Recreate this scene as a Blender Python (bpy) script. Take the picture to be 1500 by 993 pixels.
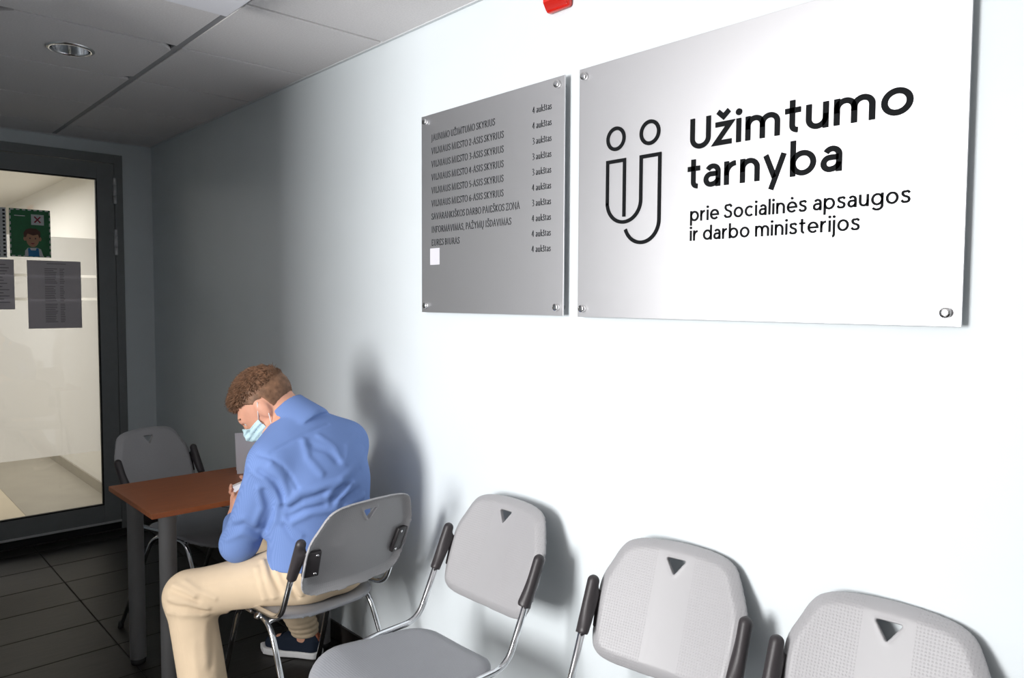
import bpy, bmesh, math, random
import numpy as np
from mathutils import Vector, Matrix
R = math.radians
random.seed(4)
for o in list(bpy.data.objects): bpy.data.objects.remove(o)
scn = bpy.context.scene
COL = scn.collection

# ------------------------------------------------------------------ camera
cam_d = bpy.data.cameras.new('camera'); cam = bpy.data.objects.new('camera', cam_d); COL.objects.link(cam)
cam_d.sensor_width = 36.0; cam_d.lens = 1090.38 / 1500 * 36; cam_d.clip_start = 0.05
YAW, PITCH, ROLL = R(42.981), R(3.010), R(0.254)
fwv = Vector((math.sin(YAW)*math.cos(PITCH), math.cos(YAW)*math.cos(PITCH), -math.sin(PITCH)))
rgt = Vector((math.cos(YAW), -math.sin(YAW), 0)); upv = rgt.cross(fwv)
r2 = rgt*math.cos(ROLL) + upv*math.sin(ROLL); u2 = -rgt*math.sin(ROLL) + upv*math.cos(ROLL)
mw = Matrix((r2, u2, -fwv)).transposed().to_4x4(); mw.translation = (-1.6, 0, 1.47)
cam.matrix_world = mw
scn.camera = cam

# ------------------------------------------------------------------ world, light, exposure
w = bpy.data.worlds.new('world'); scn.world = w; w.use_nodes = True
w.node_tree.nodes['Background'].inputs[0].default_value = (0.80, 0.88, 1.0, 1)
w.node_tree.nodes['Background'].inputs[1].default_value = 0.6
scn.view_settings.view_transform = 'Standard'; scn.view_settings.look = 'None'
scn.view_settings.gamma = 1; scn.view_settings.use_curve_mapping = False
scn.view_settings.exposure = 0.0

def area(name, loc, target, sx, sy, power, col):
    d = bpy.data.lights.new(name, 'AREA'); d.shape = 'RECTANGLE'; d.size = sx; d.size_y = sy
    d.energy = power; d.color = col
    o = bpy.data.objects.new(name, d); COL.objects.link(o); o.location = loc
    o.rotation_euler = (Vector(target) - Vector(loc)).to_track_quat('-Z', 'Y').to_euler()
    return o
# daylight entering by the lobby window (opposite the signs)
area('window_daylight', (-3.98, 1.50, 1.42), (0, 1.50, 1.42), 0.95, 1.5, 182, (1.0, 0.99, 0.985))
# ceiling lamp of the corridor behind the glass door
area('corridor_lamp_light', (-1.0, 7.3, 2.36), (-1.0, 7.3, 0), 0.6, 2.2, 46, (1.0, 0.97, 0.925))

# ------------------------------------------------------------------ materials
def mat(name, col, rough=0.5, metal=0.0, spec=0.5, noise=None, bump=None, coat=0.0):
    """noise=(scale, amount, stretch) tints the colour; bump=(scale, strength)"""
    m = bpy.data.materials.new(name); m.use_nodes = True
    nt = m.node_tree; b = nt.nodes['Principled BSDF']
    b.inputs['Base Color'].default_value = (*col, 1); b.inputs['Roughness'].default_value = rough
    b.inputs['Metallic'].default_value = metal; b.inputs['Specular IOR Level'].default_value = spec
    b.inputs['Coat Weight'].default_value = coat
    if noise or bump:
        tc = nt.nodes.new('ShaderNodeTexCoord')
        mp = nt.nodes.new('ShaderNodeMapping'); nt.links.new(tc.outputs['Object'], mp.inputs[0])
    if noise:
        sc, am, st = noise
        mp.inputs['Scale'].default_value = st
        n = nt.nodes.new('ShaderNodeTexNoise'); n.inputs['Scale'].default_value = sc; n.inputs['Detail'].default_value = 5
        nt.links.new(mp.outputs[0], n.inputs['Vector'])
        r = nt.nodes.new('ShaderNodeValToRGB')
        r.color_ramp.elements[0].position = 0.3; r.color_ramp.elements[1].position = 0.7
        r.color_ramp.elements[0].color = (*[c*(1-am) for c in col], 1)
        r.color_ramp.elements[1].color = (*[min(1, c*(1+am)) for c in col], 1)
        nt.links.new(n.outputs['Fac'], r.inputs[0]); nt.links.new(r.outputs[0], b.inputs['Base Color'])
    if bump:
        n2 = nt.nodes.new('ShaderNodeTexNoise'); n2.inputs['Scale'].default_value = bump[0]; n2.inputs['Detail'].default_value = 3
        nt.links.new(mp.outputs[0], n2.inputs['Vector'])
        bp = nt.nodes.new('ShaderNodeBump'); bp.inputs['Strength'].default_value = bump[1]; bp.inputs['Distance'].default_value = 0.002
        nt.links.new(n2.outputs['Fac'], bp.inputs['Height']); nt.links.new(bp.outputs[0], b.inputs['Normal'])
    return m
def srgb(r, g, b):
    f = lambda c: (c/255/12.92) if c/255 <= 0.04045 else ((c/255+0.055)/1.055)**2.4
    return (f(r), f(g), f(b))

M = {}
M['wall'] = mat('wall_paint', srgb(219, 226, 229), 0.6, spec=0.3, noise=(2.0, 0.02, (1, 1, 1)), bump=(180, 0.06))
M['wall_white'] = mat('white_paint', srgb(236, 234, 228), 0.7, noise=(2, 0.02, (1, 1, 1)))
M['wall_lobby'] = mat('lobby_paint', srgb(196, 197, 197), 0.7, noise=(2, 0.02, (1, 1, 1)))
M['runner'] = mat('ceiling_runner', srgb(165, 165, 168), 0.6)
M['ceil'] = mat('ceiling_tile', srgb(232, 229, 229), 0.9, spec=0.1, noise=(160, 0.05, (1, 1, 1)), bump=(220, 0.25))
M['grid'] = mat('ceiling_grid', srgb(92, 92, 94), 0.6)  # dark grey carries the shade of the recessed tile joints
M['ceil_trim'] = mat('ceiling_trim', srgb(215, 218, 220), 0.5)
M['floor'] = mat('floor_tile', srgb(38, 35, 32), 0.42, spec=0.35, noise=(6, 0.35, (1.2, 9, 1)), bump=(60, 0.1))
M['grout'] = mat('floor_grout', srgb(32, 30, 28), 0.9)
M['skirt'] = mat('skirting_tile', srgb(52, 48, 46), 0.4, noise=(9, 0.25, (1, 1, 1)))
M['alu_dark'] = mat('door_grey_aluminium', srgb(126, 129, 130), 0.5, metal=0.1, noise=(30, 0.03, (1, 1, 1)))
M['gasket'] = mat('black_gasket', srgb(14, 14, 14), 0.6)
M['steel'] = mat('satin_steel', (0.66, 0.66, 0.67), 0.36, metal=0.45)
M['chrome'] = mat('chrome_tube', (0.72, 0.73, 0.75), 0.12, metal=1)
M['bolt'] = mat('standoff_steel', (0.75, 0.75, 0.75), 0.16, metal=1)
M['black'] = mat('black_lettering', srgb(20, 22, 24), 0.75, spec=0.12)
M['print'] = mat('sign_print', srgb(34, 36, 40), 0.8, spec=0.1)
M['sleeve'] = mat('black_plastic', srgb(52, 48, 50), 0.42, bump=(500, 0.15))
M['foot'] = mat('black_rubber', srgb(22, 22, 22), 0.7)
M['table'] = mat('table_wood', srgb(158, 92, 56), 0.42, spec=0.4, noise=(9, 0.13, (1.2, 16, 4)))
M['table_edge'] = mat('table_edge_band', srgb(168, 104, 70), 0.45, noise=(12, 0.06, (1, 6, 1)))
M['paper'] = mat('white_paper', srgb(246, 245, 250), 0.85, spec=0.1)
M['paper_grey'] = mat('notice_paper', srgb(206, 204, 210), 0.85, spec=0.1)
M['ink'] = mat('notice_ink', srgb(140, 138, 144), 0.9)
M['red'] = mat('alarm_red', srgb(214, 30, 16), 0.25, spec=0.6, coat=0.3)
M['white_plastic'] = mat('white_plastic', srgb(238, 238, 242), 0.35)
M['diffuser'] = mat('lamp_diffuser', srgb(240, 240, 246), 0.3)
M['p_green'] = mat('poster_green', srgb(28, 116, 66), 0.5, noise=(40, 0.1, (1, 1, 1)))
M['p_skin'] = mat('poster_skin', srgb(196, 150, 118), 0.6)
M['p_hair'] = mat('poster_brown', srgb(92, 54, 36), 0.6)
M['p_white'] = mat('poster_white', srgb(222, 224, 224), 0.6)
M['p_blue'] = mat('poster_blue', srgb(40, 130, 186), 0.6)
M['p_red'] = mat('poster_red', srgb(150, 40, 60), 0.6)
M['p_dark'] = mat('poster_dark', srgb(40, 40, 40), 0.6)
M['floor_light'] = mat('corridor_floor', srgb(206, 194, 172), 0.3, noise=(5, 0.06, (1, 1, 1)))
M['floor_light2'] = mat('corridor_floor_grey', srgb(160, 154, 142), 0.35, noise=(5, 0.06, (1, 1, 1)))
M['skin'] = mat('skin', srgb(222, 164, 138), 0.5, spec=0.35, noise=(25, 0.06, (1, 1, 1)))
M['skin'].node_tree.nodes['Principled BSDF'].inputs['Subsurface Weight'].default_value = 0.08
M['hair'] = mat('brown_hair', srgb(124, 92, 70), 0.55, spec=0.3, noise=(60, 0.35, (1, 1, 1)))
M['trousers'] = mat('beige_cotton', srgb(222, 200, 170), 0.85, spec=0.1, noise=(8, 0.05, (1, 1, 1)), bump=(900, 0.3))
M['seam'] = mat('trouser_seam', srgb(188, 160, 128), 0.9)
M['mask'] = mat('mask_fabric', srgb(205, 234, 240), 0.8, spec=0.1, bump=(300, 0.2))
M['shoe'] = mat('navy_canvas', srgb(34, 42, 56), 0.8, spec=0.15, bump=(700, 0.3))
M['sole'] = mat('white_rubber', srgb(226, 226, 226), 0.55)
M['tan'] = mat('tan_leather', srgb(140, 76, 50), 0.6)
M['eye'] = mat('eye_white', srgb(232, 230, 226), 0.2)
M['iris'] = mat('eye_iris', srgb(70, 60, 50), 0.2)
M['phone'] = mat('phone_white', srgb(228, 224, 220), 0.3)
M['screen'] = mat('phone_screen', srgb(24, 24, 28), 0.1)
M['display'] = mat('phone_display', srgb(230, 230, 235), 0.2)
M['display'].node_tree.nodes['Principled BSDF'].inputs['Emission Color'].default_value = (0.9, 0.93, 1, 1)
M['display'].node_tree.nodes['Principled BSDF'].inputs['Emission Strength'].default_value = 0.5
M['button'] = mat('shirt_button', srgb(220, 225, 235), 0.4)
M['belt'] = mat('brown_belt', srgb(70, 48, 36), 0.5)

def translucent_paper(key, fac):
    nt = M[key].node_tree; b = nt.nodes['Principled BSDF']; out = nt.nodes['Material Output']
    t = nt.nodes.new('ShaderNodeBsdfTranslucent'); t.inputs[0].default_value = b.inputs['Base Color'].default_value
    x = nt.nodes.new('ShaderNodeMixShader'); x.inputs[0].default_value = fac
    nt.links.new(b.outputs[0], x.inputs[1]); nt.links.new(t.outputs[0], x.inputs[2]); nt.links.new(x.outputs[0], out.inputs[0])
translucent_paper('paper_grey', 0.55); translucent_paper('paper', 0.4)
def plate_mat():
    m = mat('brushed_aluminium', (0.60, 0.60, 0.615), 0.38, metal=1)
    nt = m.node_tree; b = nt.nodes['Principled BSDF']
    tc = nt.nodes.new('ShaderNodeTexCoord'); mp = nt.nodes.new('ShaderNodeMapping')
    mp.inputs['Scale'].default_value = (1, 3, 260)
    n = nt.nodes.new('ShaderNodeTexNoise'); n.inputs['Scale'].default_value = 6; n.inputs['Detail'].default_value = 4
    mr = nt.nodes.new('ShaderNodeMapRange'); mr.inputs['To Min'].default_value = 0.40; mr.inputs['To Max'].default_value = 0.52
    nt.links.new(tc.outputs['Object'], mp.inputs[0]); nt.links.new(mp.outputs[0], n.inputs['Vector'])
    nt.links.new(n.outputs['Fac'], mr.inputs[0]); nt.links.new(mr.outputs[0], b.inputs['Roughness'])
    bp = nt.nodes.new('ShaderNodeBump'); bp.inputs['Strength'].default_value = 0.04; bp.inputs['Distance'].default_value = 0.001
    nt.links.new(n.outputs['Fac'], bp.inputs['Height']); nt.links.new(bp.outputs[0], b.inputs['Normal'])
    return m
M['plate'] = plate_mat()

def shirt_mat():
    m = mat('blue_shirt_cotton', srgb(96, 130, 196), 0.8, spec=0.12)
    nt = m.node_tree; b = nt.nodes['Principled BSDF']
    tc = nt.nodes.new('ShaderNodeTexCoord')
    wv = nt.nodes.new('ShaderNodeTexWave'); wv.inputs['Scale'].default_value = 95; wv.inputs['Distortion'].default_value = 0.6
    wv.bands_direction = 'X'
    nt.links.new(tc.outputs['Object'], wv.inputs['Vector'])
    r = nt.nodes.new('ShaderNodeValToRGB')
    r.color_ramp.elements[0].color = (*srgb(110, 136, 190), 1); r.color_ramp.elements[1].color = (*srgb(118, 144, 197), 1)
    nt.links.new(wv.outputs['Fac'], r.inputs[0]); nt.links.new(r.outputs[0], b.inputs['Base Color'])
    return m
M['shirt'] = shirt_mat()

def chair_plastic(name, col, pitch, band, depth):
    """grey plastic with a grid of small raised dots, smooth band in the middle"""
    m = mat(name, col, 0.42, spec=0.45, noise=(3, 0.04, (1, 1, 1)))
    nt = m.node_tree; b = nt.nodes['Principled BSDF']; L = nt.links.new
    tc = nt.nodes.new('ShaderNodeTexCoord'); sp = nt.nodes.new('ShaderNodeSeparateXYZ'); L(tc.outputs['Object'], sp.inputs[0])
    def mth(op, a, bb=None, c=None):
        n = nt.nodes.new('ShaderNodeMath'); n.operation = op
        for i, v in enumerate((a, bb, c)):
            if v is None: continue
            if isinstance(v, (int, float)): n.inputs[i].default_value = v
            else: L(v, n.inputs[i])
        return n.outputs[0]
    fx = mth('SUBTRACT', mth('FRACT', mth('DIVIDE', sp.outputs[0], pitch)), 0.5)
    fy = mth('SUBTRACT', mth('FRACT', mth('DIVIDE', sp.outputs[1], pitch)), 0.5)
    d = mth('SQRT', mth('ADD', mth('MULTIPLY', fx, fx), mth('MULTIPLY', fy, fy)))
    mr = nt.nodes.new('ShaderNodeMapRange'); mr.interpolation_type = 'SMOOTHSTEP'
    mr.inputs['From Min'].default_value = 0.36; mr.inputs['From Max'].default_value = 0.12
    L(d, mr.inputs[0])
    msk = mth('GREATER_THAN', mth('ABSOLUTE', sp.outputs[0]), band)
    h = mth('MULTIPLY', mr.outputs[0], msk)
    bp = nt.nodes.new('ShaderNodeBump'); bp.inputs['Strength'].default_value = 0.55; bp.inputs['Distance'].default_value = depth
    L(h, bp.inputs['Height']); L(bp.outputs[0], b.inputs['Normal'])
    return m
M['back_plastic'] = chair_plastic('chair_back_plastic', srgb(163, 162, 164), 0.0068, 0.05, 0.0007)
M['seat_plastic'] = chair_plastic('chair_seat_plastic', srgb(148, 150, 155), 0.0062, -1, 0.0005)

def glass_mat():
    m = bpy.data.materials.new('clear_glass'); m.use_nodes = True; nt = m.node_tree
    nt.nodes.remove(nt.nodes['Principled BSDF']); out = nt.nodes['Material Output']
    t = nt.nodes.new('ShaderNodeBsdfTransparent'); t.inputs[0].default_value = (0.95, 0.955, 0.955, 1)
    g = nt.nodes.new('ShaderNodeBsdfGlossy'); g.inputs['Roughness'].default_value = 0.02
    f = nt.nodes.new('ShaderNodeFresnel'); f.inputs[0].default_value = 1.5
    x = nt.nodes.new('ShaderNodeMixShader')
    nt.links.new(f.outputs[0], x.inputs[0]); nt.links.new(t.outputs[0], x.inputs[1]); nt.links.new(g.outputs[0], x.inputs[2])
    nt.links.new(x.outputs[0], out.inputs[0]); return m
M['glass'] = glass_mat()
def film_mat():
    m = bpy.data.materials.new('frosted_film'); m.use_nodes = True; nt = m.node_tree
    nt.nodes.remove(nt.nodes['Principled BSDF']); out = nt.nodes['Material Output']
    t = nt.nodes.new('ShaderNodeBsdfTransparent'); t.inputs[0].default_value = (0.9, 0.9, 0.9, 1)
    s = nt.nodes.new('ShaderNodeBsdfTranslucent'); s.inputs[0].default_value = (0.9, 0.9, 0.9, 1)
    x = nt.nodes.new('ShaderNodeMixShader'); x.inputs[0].default_value = 0.62
    nt.links.new(t.outputs[0], x.inputs[1]); nt.links.new(s.outputs[0], x.inputs[2])
    nt.links.new(x.outputs[0], out.inputs[0]); return m
M['film'] = film_mat()

# ------------------------------------------------------------------ helpers
def link(name, me, m, parent=None, smooth=False, loc=None):
    o = bpy.data.objects.new(name, me); COL.objects.link(o)
    if m is not None and not me.materials: me.materials.append(M[m])
    if parent: o.parent = parent
    if loc is not None: o.location = loc
    if smooth: me.polygons.foreach_set('use_smooth', [True]*len(me.polygons))
    return o
def tag(o, label=None, cat=None, group=None, kind=None):
    for k, v in (('label', label), ('category', cat), ('group', group), ('kind', kind)):
        if v: o[k] = v
    return o
def empty(name, loc, rz=0):
    o = bpy.data.objects.new(name, None); COL.objects.link(o); o.location = loc; o.rotation_euler.z = rz
    o.empty_display_size = 0.1
    return o
def box_bm(bm, x0, x1, y0, y1, z0, z1, bev=0):
    v = [bm.verts.new(p) for p in ((x0,y0,z0),(x1,y0,z0),(x1,y1,z0),(x0,y1,z0),(x0,y0,z1),(x1,y0,z1),(x1,y1,z1),(x0,y1,z1))]
    fs = [bm.faces.new([v[i] for i in q]) for q in ((3,2,1,0),(4,5,6,7),(0,1,5,4),(1,2,6,5),(2,3,7,6),(3,0,4,7))]
    if bev:
        es = list({e for f in fs for e in f.edges})
        bmesh.ops.bevel(bm, geom=es, offset=bev, segments=2, profile=0.5, affect='EDGES')
def boxes(name, lst, m, parent=None, bev=0, smooth=False):
    bm = bmesh.new()
    for b in lst: box_bm(bm, *b, bev=bev)
    me = bpy.data.meshes.new(name); bm.to_mesh(me); bm.free()
    return link(name, me, m, parent, smooth)
def pyd(name, vs, fs, m, parent=None, smooth=False):
    me = bpy.data.meshes.new(name); me.from_pydata([tuple(v) for v in vs], [], fs); me.update()
    return link(name, me, m, parent, smooth)
def lathe(name, prof, axis_o, axis_d, m, parent=None, n=24, smooth=True):
    """prof: list of (radius, distance along axis)"""
    a = Vector(axis_d).normalized(); q = Vector((0,0,1)).rotation_difference(a); o = Vector(axis_o)
    vs, fs = [], []
    for r, h in prof:
        for k in range(n):
            t = 2*math.pi*k/n; vs.append(o + q @ Vector((r*math.cos(t), r*math.sin(t), h)))
    for i in range(len(prof)-1):
        for k in range(n):
            fs.append((i*n+k, i*n+(k+1)%n, (i+1)*n+(k+1)%n, (i+1)*n+k))
    fs.append(tuple(range(n))[::-1]); fs.append(tuple((len(prof)-1)*n+k for k in range(n)))
    o2 = pyd(name, vs, fs, m, parent, smooth)
    return o2
def rounded_path(pts, rad, seg=6):
    pts = [Vector(p) for p in pts]; out = [pts[0]]
    for i in range(1, len(pts)-1):
        a, b, c = pts[i-1], pts[i], pts[i+1]
        d1 = (a-b); d2 = (c-b); r = min(rad, d1.length*0.48, d2.length*0.48)
        p, q = b + d1.normalized()*r, b + d2.normalized()*r
        for k in range(seg+1):
            t = k/seg; out.append(p*(1-t)**2 + b*2*t*(1-t) + q*t*t)
    out.append(pts[-1]); return out
def tube_mesh(name, pts, r, n=10, rad=0.04):
    P = rounded_path(pts, rad); vs, fs = [], []
    t0 = (P[1]-P[0]).normalized(); nrm = t0.orthogonal().normalized()
    for i, p in enumerate(P):
        t = ((P[min(i+1, len(P)-1)] - P[max(i-1, 0)])).normalized()
        nrm = (nrm - t*nrm.dot(t)).normalized(); b = t.cross(nrm)
        for k in range(n):
            a = 2*math.pi*k/n; vs.append(p + nrm*(r*math.cos(a)) + b*(r*math.sin(a)))
    for i in range(len(P)-1):
        for k in range(n): fs.append((i*n+k, i*n+(k+1)%n, (i+1)*n+(k+1)%n, (i+1)*n+k))
    fs.append(tuple(range(n))[::-1]); fs.append(tuple((len(P)-1)*n+k for k in range(n)))
    me = bpy.data.meshes.new(name); me.from_pydata([tuple(v) for v in vs], [], fs); me.update(); return me
def tube(name, pts, r, m, parent, n=10, rad=0.04):
    return link(name, tube_mesh(name, pts, r, n, rad), m, parent, True)
def copy_tree(o, parent=None):
    c = o.copy(); COL.objects.link(c)
    if parent: c.parent = parent
    for ch in list(o.children): copy_tree(ch, c)
    return c

# ---- implicit surfaces meshed with surface nets
def smin(a, b, k):
    if k <= 0: return np.minimum(a, b)
    h = np.maximum(k - np.abs(a-b), 0)/k
    return np.minimum(a, b) - h*h*k*0.25
def cap(a, b, r1, r2):
    a = np.array(a, np.float32); b = np.array(b, np.float32); ab = b-a; L2 = float(ab@ab)
    def f(p):
        t = np.clip(((p-a)@ab)/L2, 0, 1)
        return np.linalg.norm(p - a - t[:, None]*ab, axis=1) - (r1 + (r2-r1)*t)
    return f
def ell(c, r, B=None):
    c = np.array(c, np.float32); r = np.array(r, np.float32)
    B = np.eye(3, dtype=np.float32) if B is None else np.array(B, np.float32)   # rows = local axes
    def f(p):
        q = (p-c)@B.T
        k0 = np.linalg.norm(q/r, axis=1); k1 = np.linalg.norm(q/(r*r), axis=1)
        return k0*(k0-1)/np.maximum(k1, 1e-6)
    return f
def union(lst):
    """lst of (f, k)"""
    def f(p):
        d = lst[0][0](p)
        for g, k in lst[1:]: d = smin(d, g(p), k)
        return d
    return f
def nets(f, lo, hi, h):
    lo = np.array(lo, float); hi = np.array(hi, float); C = 4
    n = (np.ceil((hi-lo)/(h*C)).astype(int) + 1)*C
    nc = n//C + 1
    gx = [lo[i] + np.arange(nc[i])*h*C for i in range(3)]
    G = np.stack(np.meshgrid(*gx, indexing='ij'), -1).reshape(-1, 3).astype(np.float32)
    dc = f(G).reshape(nc)
    act = np.abs(dc) < h*C*2.2
    V = np.repeat(np.repeat(np.repeat(dc, C, 0), C, 1), C, 2)[:n[0]+1, :n[1]+1, :n[2]+1].astype(np.float32)
    A = np.repeat(np.repeat(np.repeat(act, C, 0), C, 1), C, 2)[:n[0]+1, :n[1]+1, :n[2]+1]
    A2 = A.copy()
    for ax in range(3):
        for s in range(1, C): 
            A2 |= np.roll(A2, -1, ax) if False else A2
    # grow the active zone by one coarse cell so that every surface cell is exact
    g = act.copy()
    for ax in range(3):
        t = g.copy()
        t[tuple(slice(1, None) if i == ax else slice(None) for i in range(3))] |= g[tuple(slice(None, -1) if i == ax else slice(None) for i in range(3))]
        t[tuple(slice(None, -1) if i == ax else slice(None) for i in range(3))] |= g[tuple(slice(1, None) if i == ax else slice(None) for i in range(3))]
        g = t
    A = np.repeat(np.repeat(np.repeat(g, C, 0), C, 1), C, 2)[:n[0]+1, :n[1]+1, :n[2]+1]
    idx = np.argwhere(A)
    if len(idx):
        out = np.empty(len(idx), np.float32)
        for s in range(0, len(idx), 400000):
            out[s:s+400000] = f((lo + idx[s:s+400000]*h).astype(np.float32))
        V[A] = out
    S = V < 0
    N = np.array(V.shape) - 1
    cnt = np.zeros(N, np.int8)
    corners = [(i, j, k) for i in (0, 1) for j in (0, 1) for k in (0, 1)]
    for i, j, k in corners: cnt += S[i:i+N[0], j:j+N[1], k:k+N[2]]
    cells = np.argwhere((cnt > 0) & (cnt < 8))
    ids = -np.ones(N, np.int64); ids[tuple(cells.T)] = np.arange(len(cells))
    acc = np.zeros((len(cells), 3)); num = np.zeros(len(cells))
    for a in corners:
        for ax in range(3):
            if a[ax]: continue
            b = list(a); b[ax] = 1
            va = V[tuple((cells+a).T)]; vb = V[tuple((cells+b).T)]
            m = (va < 0) != (vb < 0)
            t = np.where(m, va/np.where(m, va-vb, 1), 0)
            p = np.array(a)[None] + t[:, None]*(np.array(b)-np.array(a))[None]
            acc += p*m[:, None]; num += m
    verts = lo + (cells + acc/num[:, None])*h
    quads = []
    for ax in range(3):
        u, v = (ax+1) % 3, (ax+2) % 3
        s0 = [slice(None)]*3; s1 = [slice(None)]*3
        s0[ax] = slice(None, -1); s1[ax] = slice(1, None)
        a0 = S[tuple(s0)]; a1 = S[tuple(s1)]
        e = np.argwhere(a0 != a1)
        e = e[(e[:, u] > 0) & (e[:, v] > 0) & (e[:, u] < N[u]) & (e[:, v] < N[v])]
        du = np.zeros(3, int); du[u] = 1; dv = np.zeros(3, int); dv[v] = 1
        q = np.stack([ids[tuple((e-du-dv).T)], ids[tuple((e-dv).T)], ids[tuple(e.T)], ids[tuple((e-du).T)]], 1)
        fl = ~a0[tuple(e.T)]
        q[fl] = q[fl][:, ::-1]
        quads.append(q[(q >= 0).all(1)])
    return verts, np.concatenate(quads)
def net_obj(name, f, lo, hi, h, m, parent=None, base=(0, 0, 0), disp=None, relax=1, loc=None):
    v, q = nets(f, lo, hi, h)
    for _ in range(relax):                      # light smoothing of the net
        s = np.zeros_like(v); c = np.zeros(len(v))
        for i in range(4):
            a, b = q[:, i], q[:, (i+1) % 4]
            np.add.at(s, a, v[b]); np.add.at(c, a, 1); np.add.at(s, b, v[a]); np.add.at(c, b, 1)
        v = v*0.5 + 0.5*s/np.maximum(c, 1)[:, None]
    if disp is not None:
        nr = np.zeros_like(v); fn = np.cross(v[q[:, 2]]-v[q[:, 0]], v[q[:, 3]]-v[q[:, 1]])
        for i in range(4): np.add.at(nr, q[:, i], fn)
        nr /= np.maximum(np.linalg.norm(nr, axis=1), 1e-12)[:, None]
        v = v + nr*disp(v, nr)[:, None]
    v = v - np.array(base)
    me = bpy.data.meshes.new(name)
    me.vertices.add(len(v)); me.vertices.foreach_set('co', v.astype(np.float32).ravel())
    me.loops.add(len(q)*4); me.loops.foreach_set('vertex_index', q.astype(np.int32).ravel())
    me.polygons.add(len(q)); me.polygons.foreach_set('loop_start', np.arange(0, len(q)*4, 4, dtype=np.int32))
    me.update(calc_edges=True); me.validate()
    return link(name, me, m, parent, True, loc)
_rng = np.random.RandomState(7); _T = _rng.rand(64, 64, 64).astype(np.float32)
def vnoise(p):
    """value noise in 0..1"""
    i = np.floor(p).astype(int); fr = p - i; fr = fr*fr*(3-2*fr)
    r = 0
    for a in (0, 1):
        for b in (0, 1):
            for c in (0, 1):
                w_ = (fr[:, 0] if a else 1-fr[:, 0])*(fr[:, 1] if b else 1-fr[:, 1])*(fr[:, 2] if c else 1-fr[:, 2])
                r = r + w_*_T[(i[:, 0]+a) % 64, (i[:, 1]+b) % 64, (i[:, 2]+c) % 64]
    return r
def poly_sdf(P):
    P = np.array(P, np.float32); Q = np.roll(P, -1, 0)
    def f(x, y):
        d = np.full(x.shape, 1e9, np.float32); ins = np.zeros(x.shape, bool)
        for (ax, ay), (bx, by) in zip(P, Q):
            ex, ey = bx-ax, by-ay; wx, wy = x-ax, y-ay
            t = np.clip((wx*ex+wy*ey)/(ex*ex+ey*ey), 0, 1)
            d = np.minimum(d, (wx-ex*t)**2 + (wy-ey*t)**2)
            c = ((ay <= y) & (by > y)) | ((by <= y) & (ay > y))
            if abs(ey) > 1e-9: ins ^= c & (x < ax + (y-ay)/ey*ex)
        d = np.sqrt(d); return np.where(ins, -d, d)
    return f

# ================================================================== THE SETTING
CZ = 2.437          # ceiling height
YE = 5.13           # end wall
boxes('wall_right', [(0, 0.15, -2.6, YE+6, -0.02, 2.7)], 'wall')
tag(bpy.data.objects['wall_right'], kind='structure')
# end wall with the door opening (-1.30 .. -0.176, up to 2.36)
tag(boxes('wall_end', [(-0.176, 0, YE, YE+0.14, 0, 2.7), (-1.30, -0.176, YE, YE+0.14, 2.36, 2.7), (-1.52, -1.30, YE, YE+0.14, 0, 2.7)], 'wall'), kind='structure')
tag(boxes('wall_left', [(-1.66, -1.52, 3.0, YE+0.14, 0, 2.7)], 'wall'), kind='structure')
tag(boxes('wall_lobby', [(-4.2, -1.66, 3.0, 3.14, 0, 2.7)], 'wall_lobby'), kind='structure')
# unseen blocker added to shade the far end of the corridor gradually
tag(boxes('light_blocker', [(-2.35, -2.20, 2.06, 3.0, 0, 2.56)], 'wall_lobby'), kind='structure')
tag(boxes('wall_back', [(-4.2, 0, -2.6, -2.46, 0, 2.7)], 'wall_lobby'), kind='structure')
# lobby wall with the window that lets the daylight in
WY0, WY1, WZ0, WZ1 = 0.95, 2.05, 0.62, 2.22
tag(boxes('wall_window', [(-4.2, -4.05, -2.46, WY0, 0, 2.7), (-4.2, -4.05, WY1, 3.0, 0, 2.7), (-4.2, -4.05, WY0, WY1, 0, WZ0), (-4.2, -4.05, WY0, WY1, WZ1, 2.7)], 'wall_lobby'), kind='structure')
wn = tag(empty('window_1', (-4.12, (WY0+WY1)/2, WZ0)), kind='structure')
hw_, hh_ = (WY1-WY0)/2, WZ1-WZ0
boxes('window_frame', [(-0.03, 0.03, -hw_, hw_, 0, 0.06), (-0.03, 0.03, -hw_, hw_, hh_-0.06, hh_), (-0.03, 0.03, -hw_, -hw_+0.06, 0.06, hh_-0.06), (-0.03, 0.03, hw_-0.06, hw_, 0.06, hh_-0.06)], 'white_plastic', wn)
boxes('pane', [(-0.005, 0.005, -hw_+0.06, hw_-0.06, 0.06, hh_-0.06)], 'glass', wn)

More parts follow.
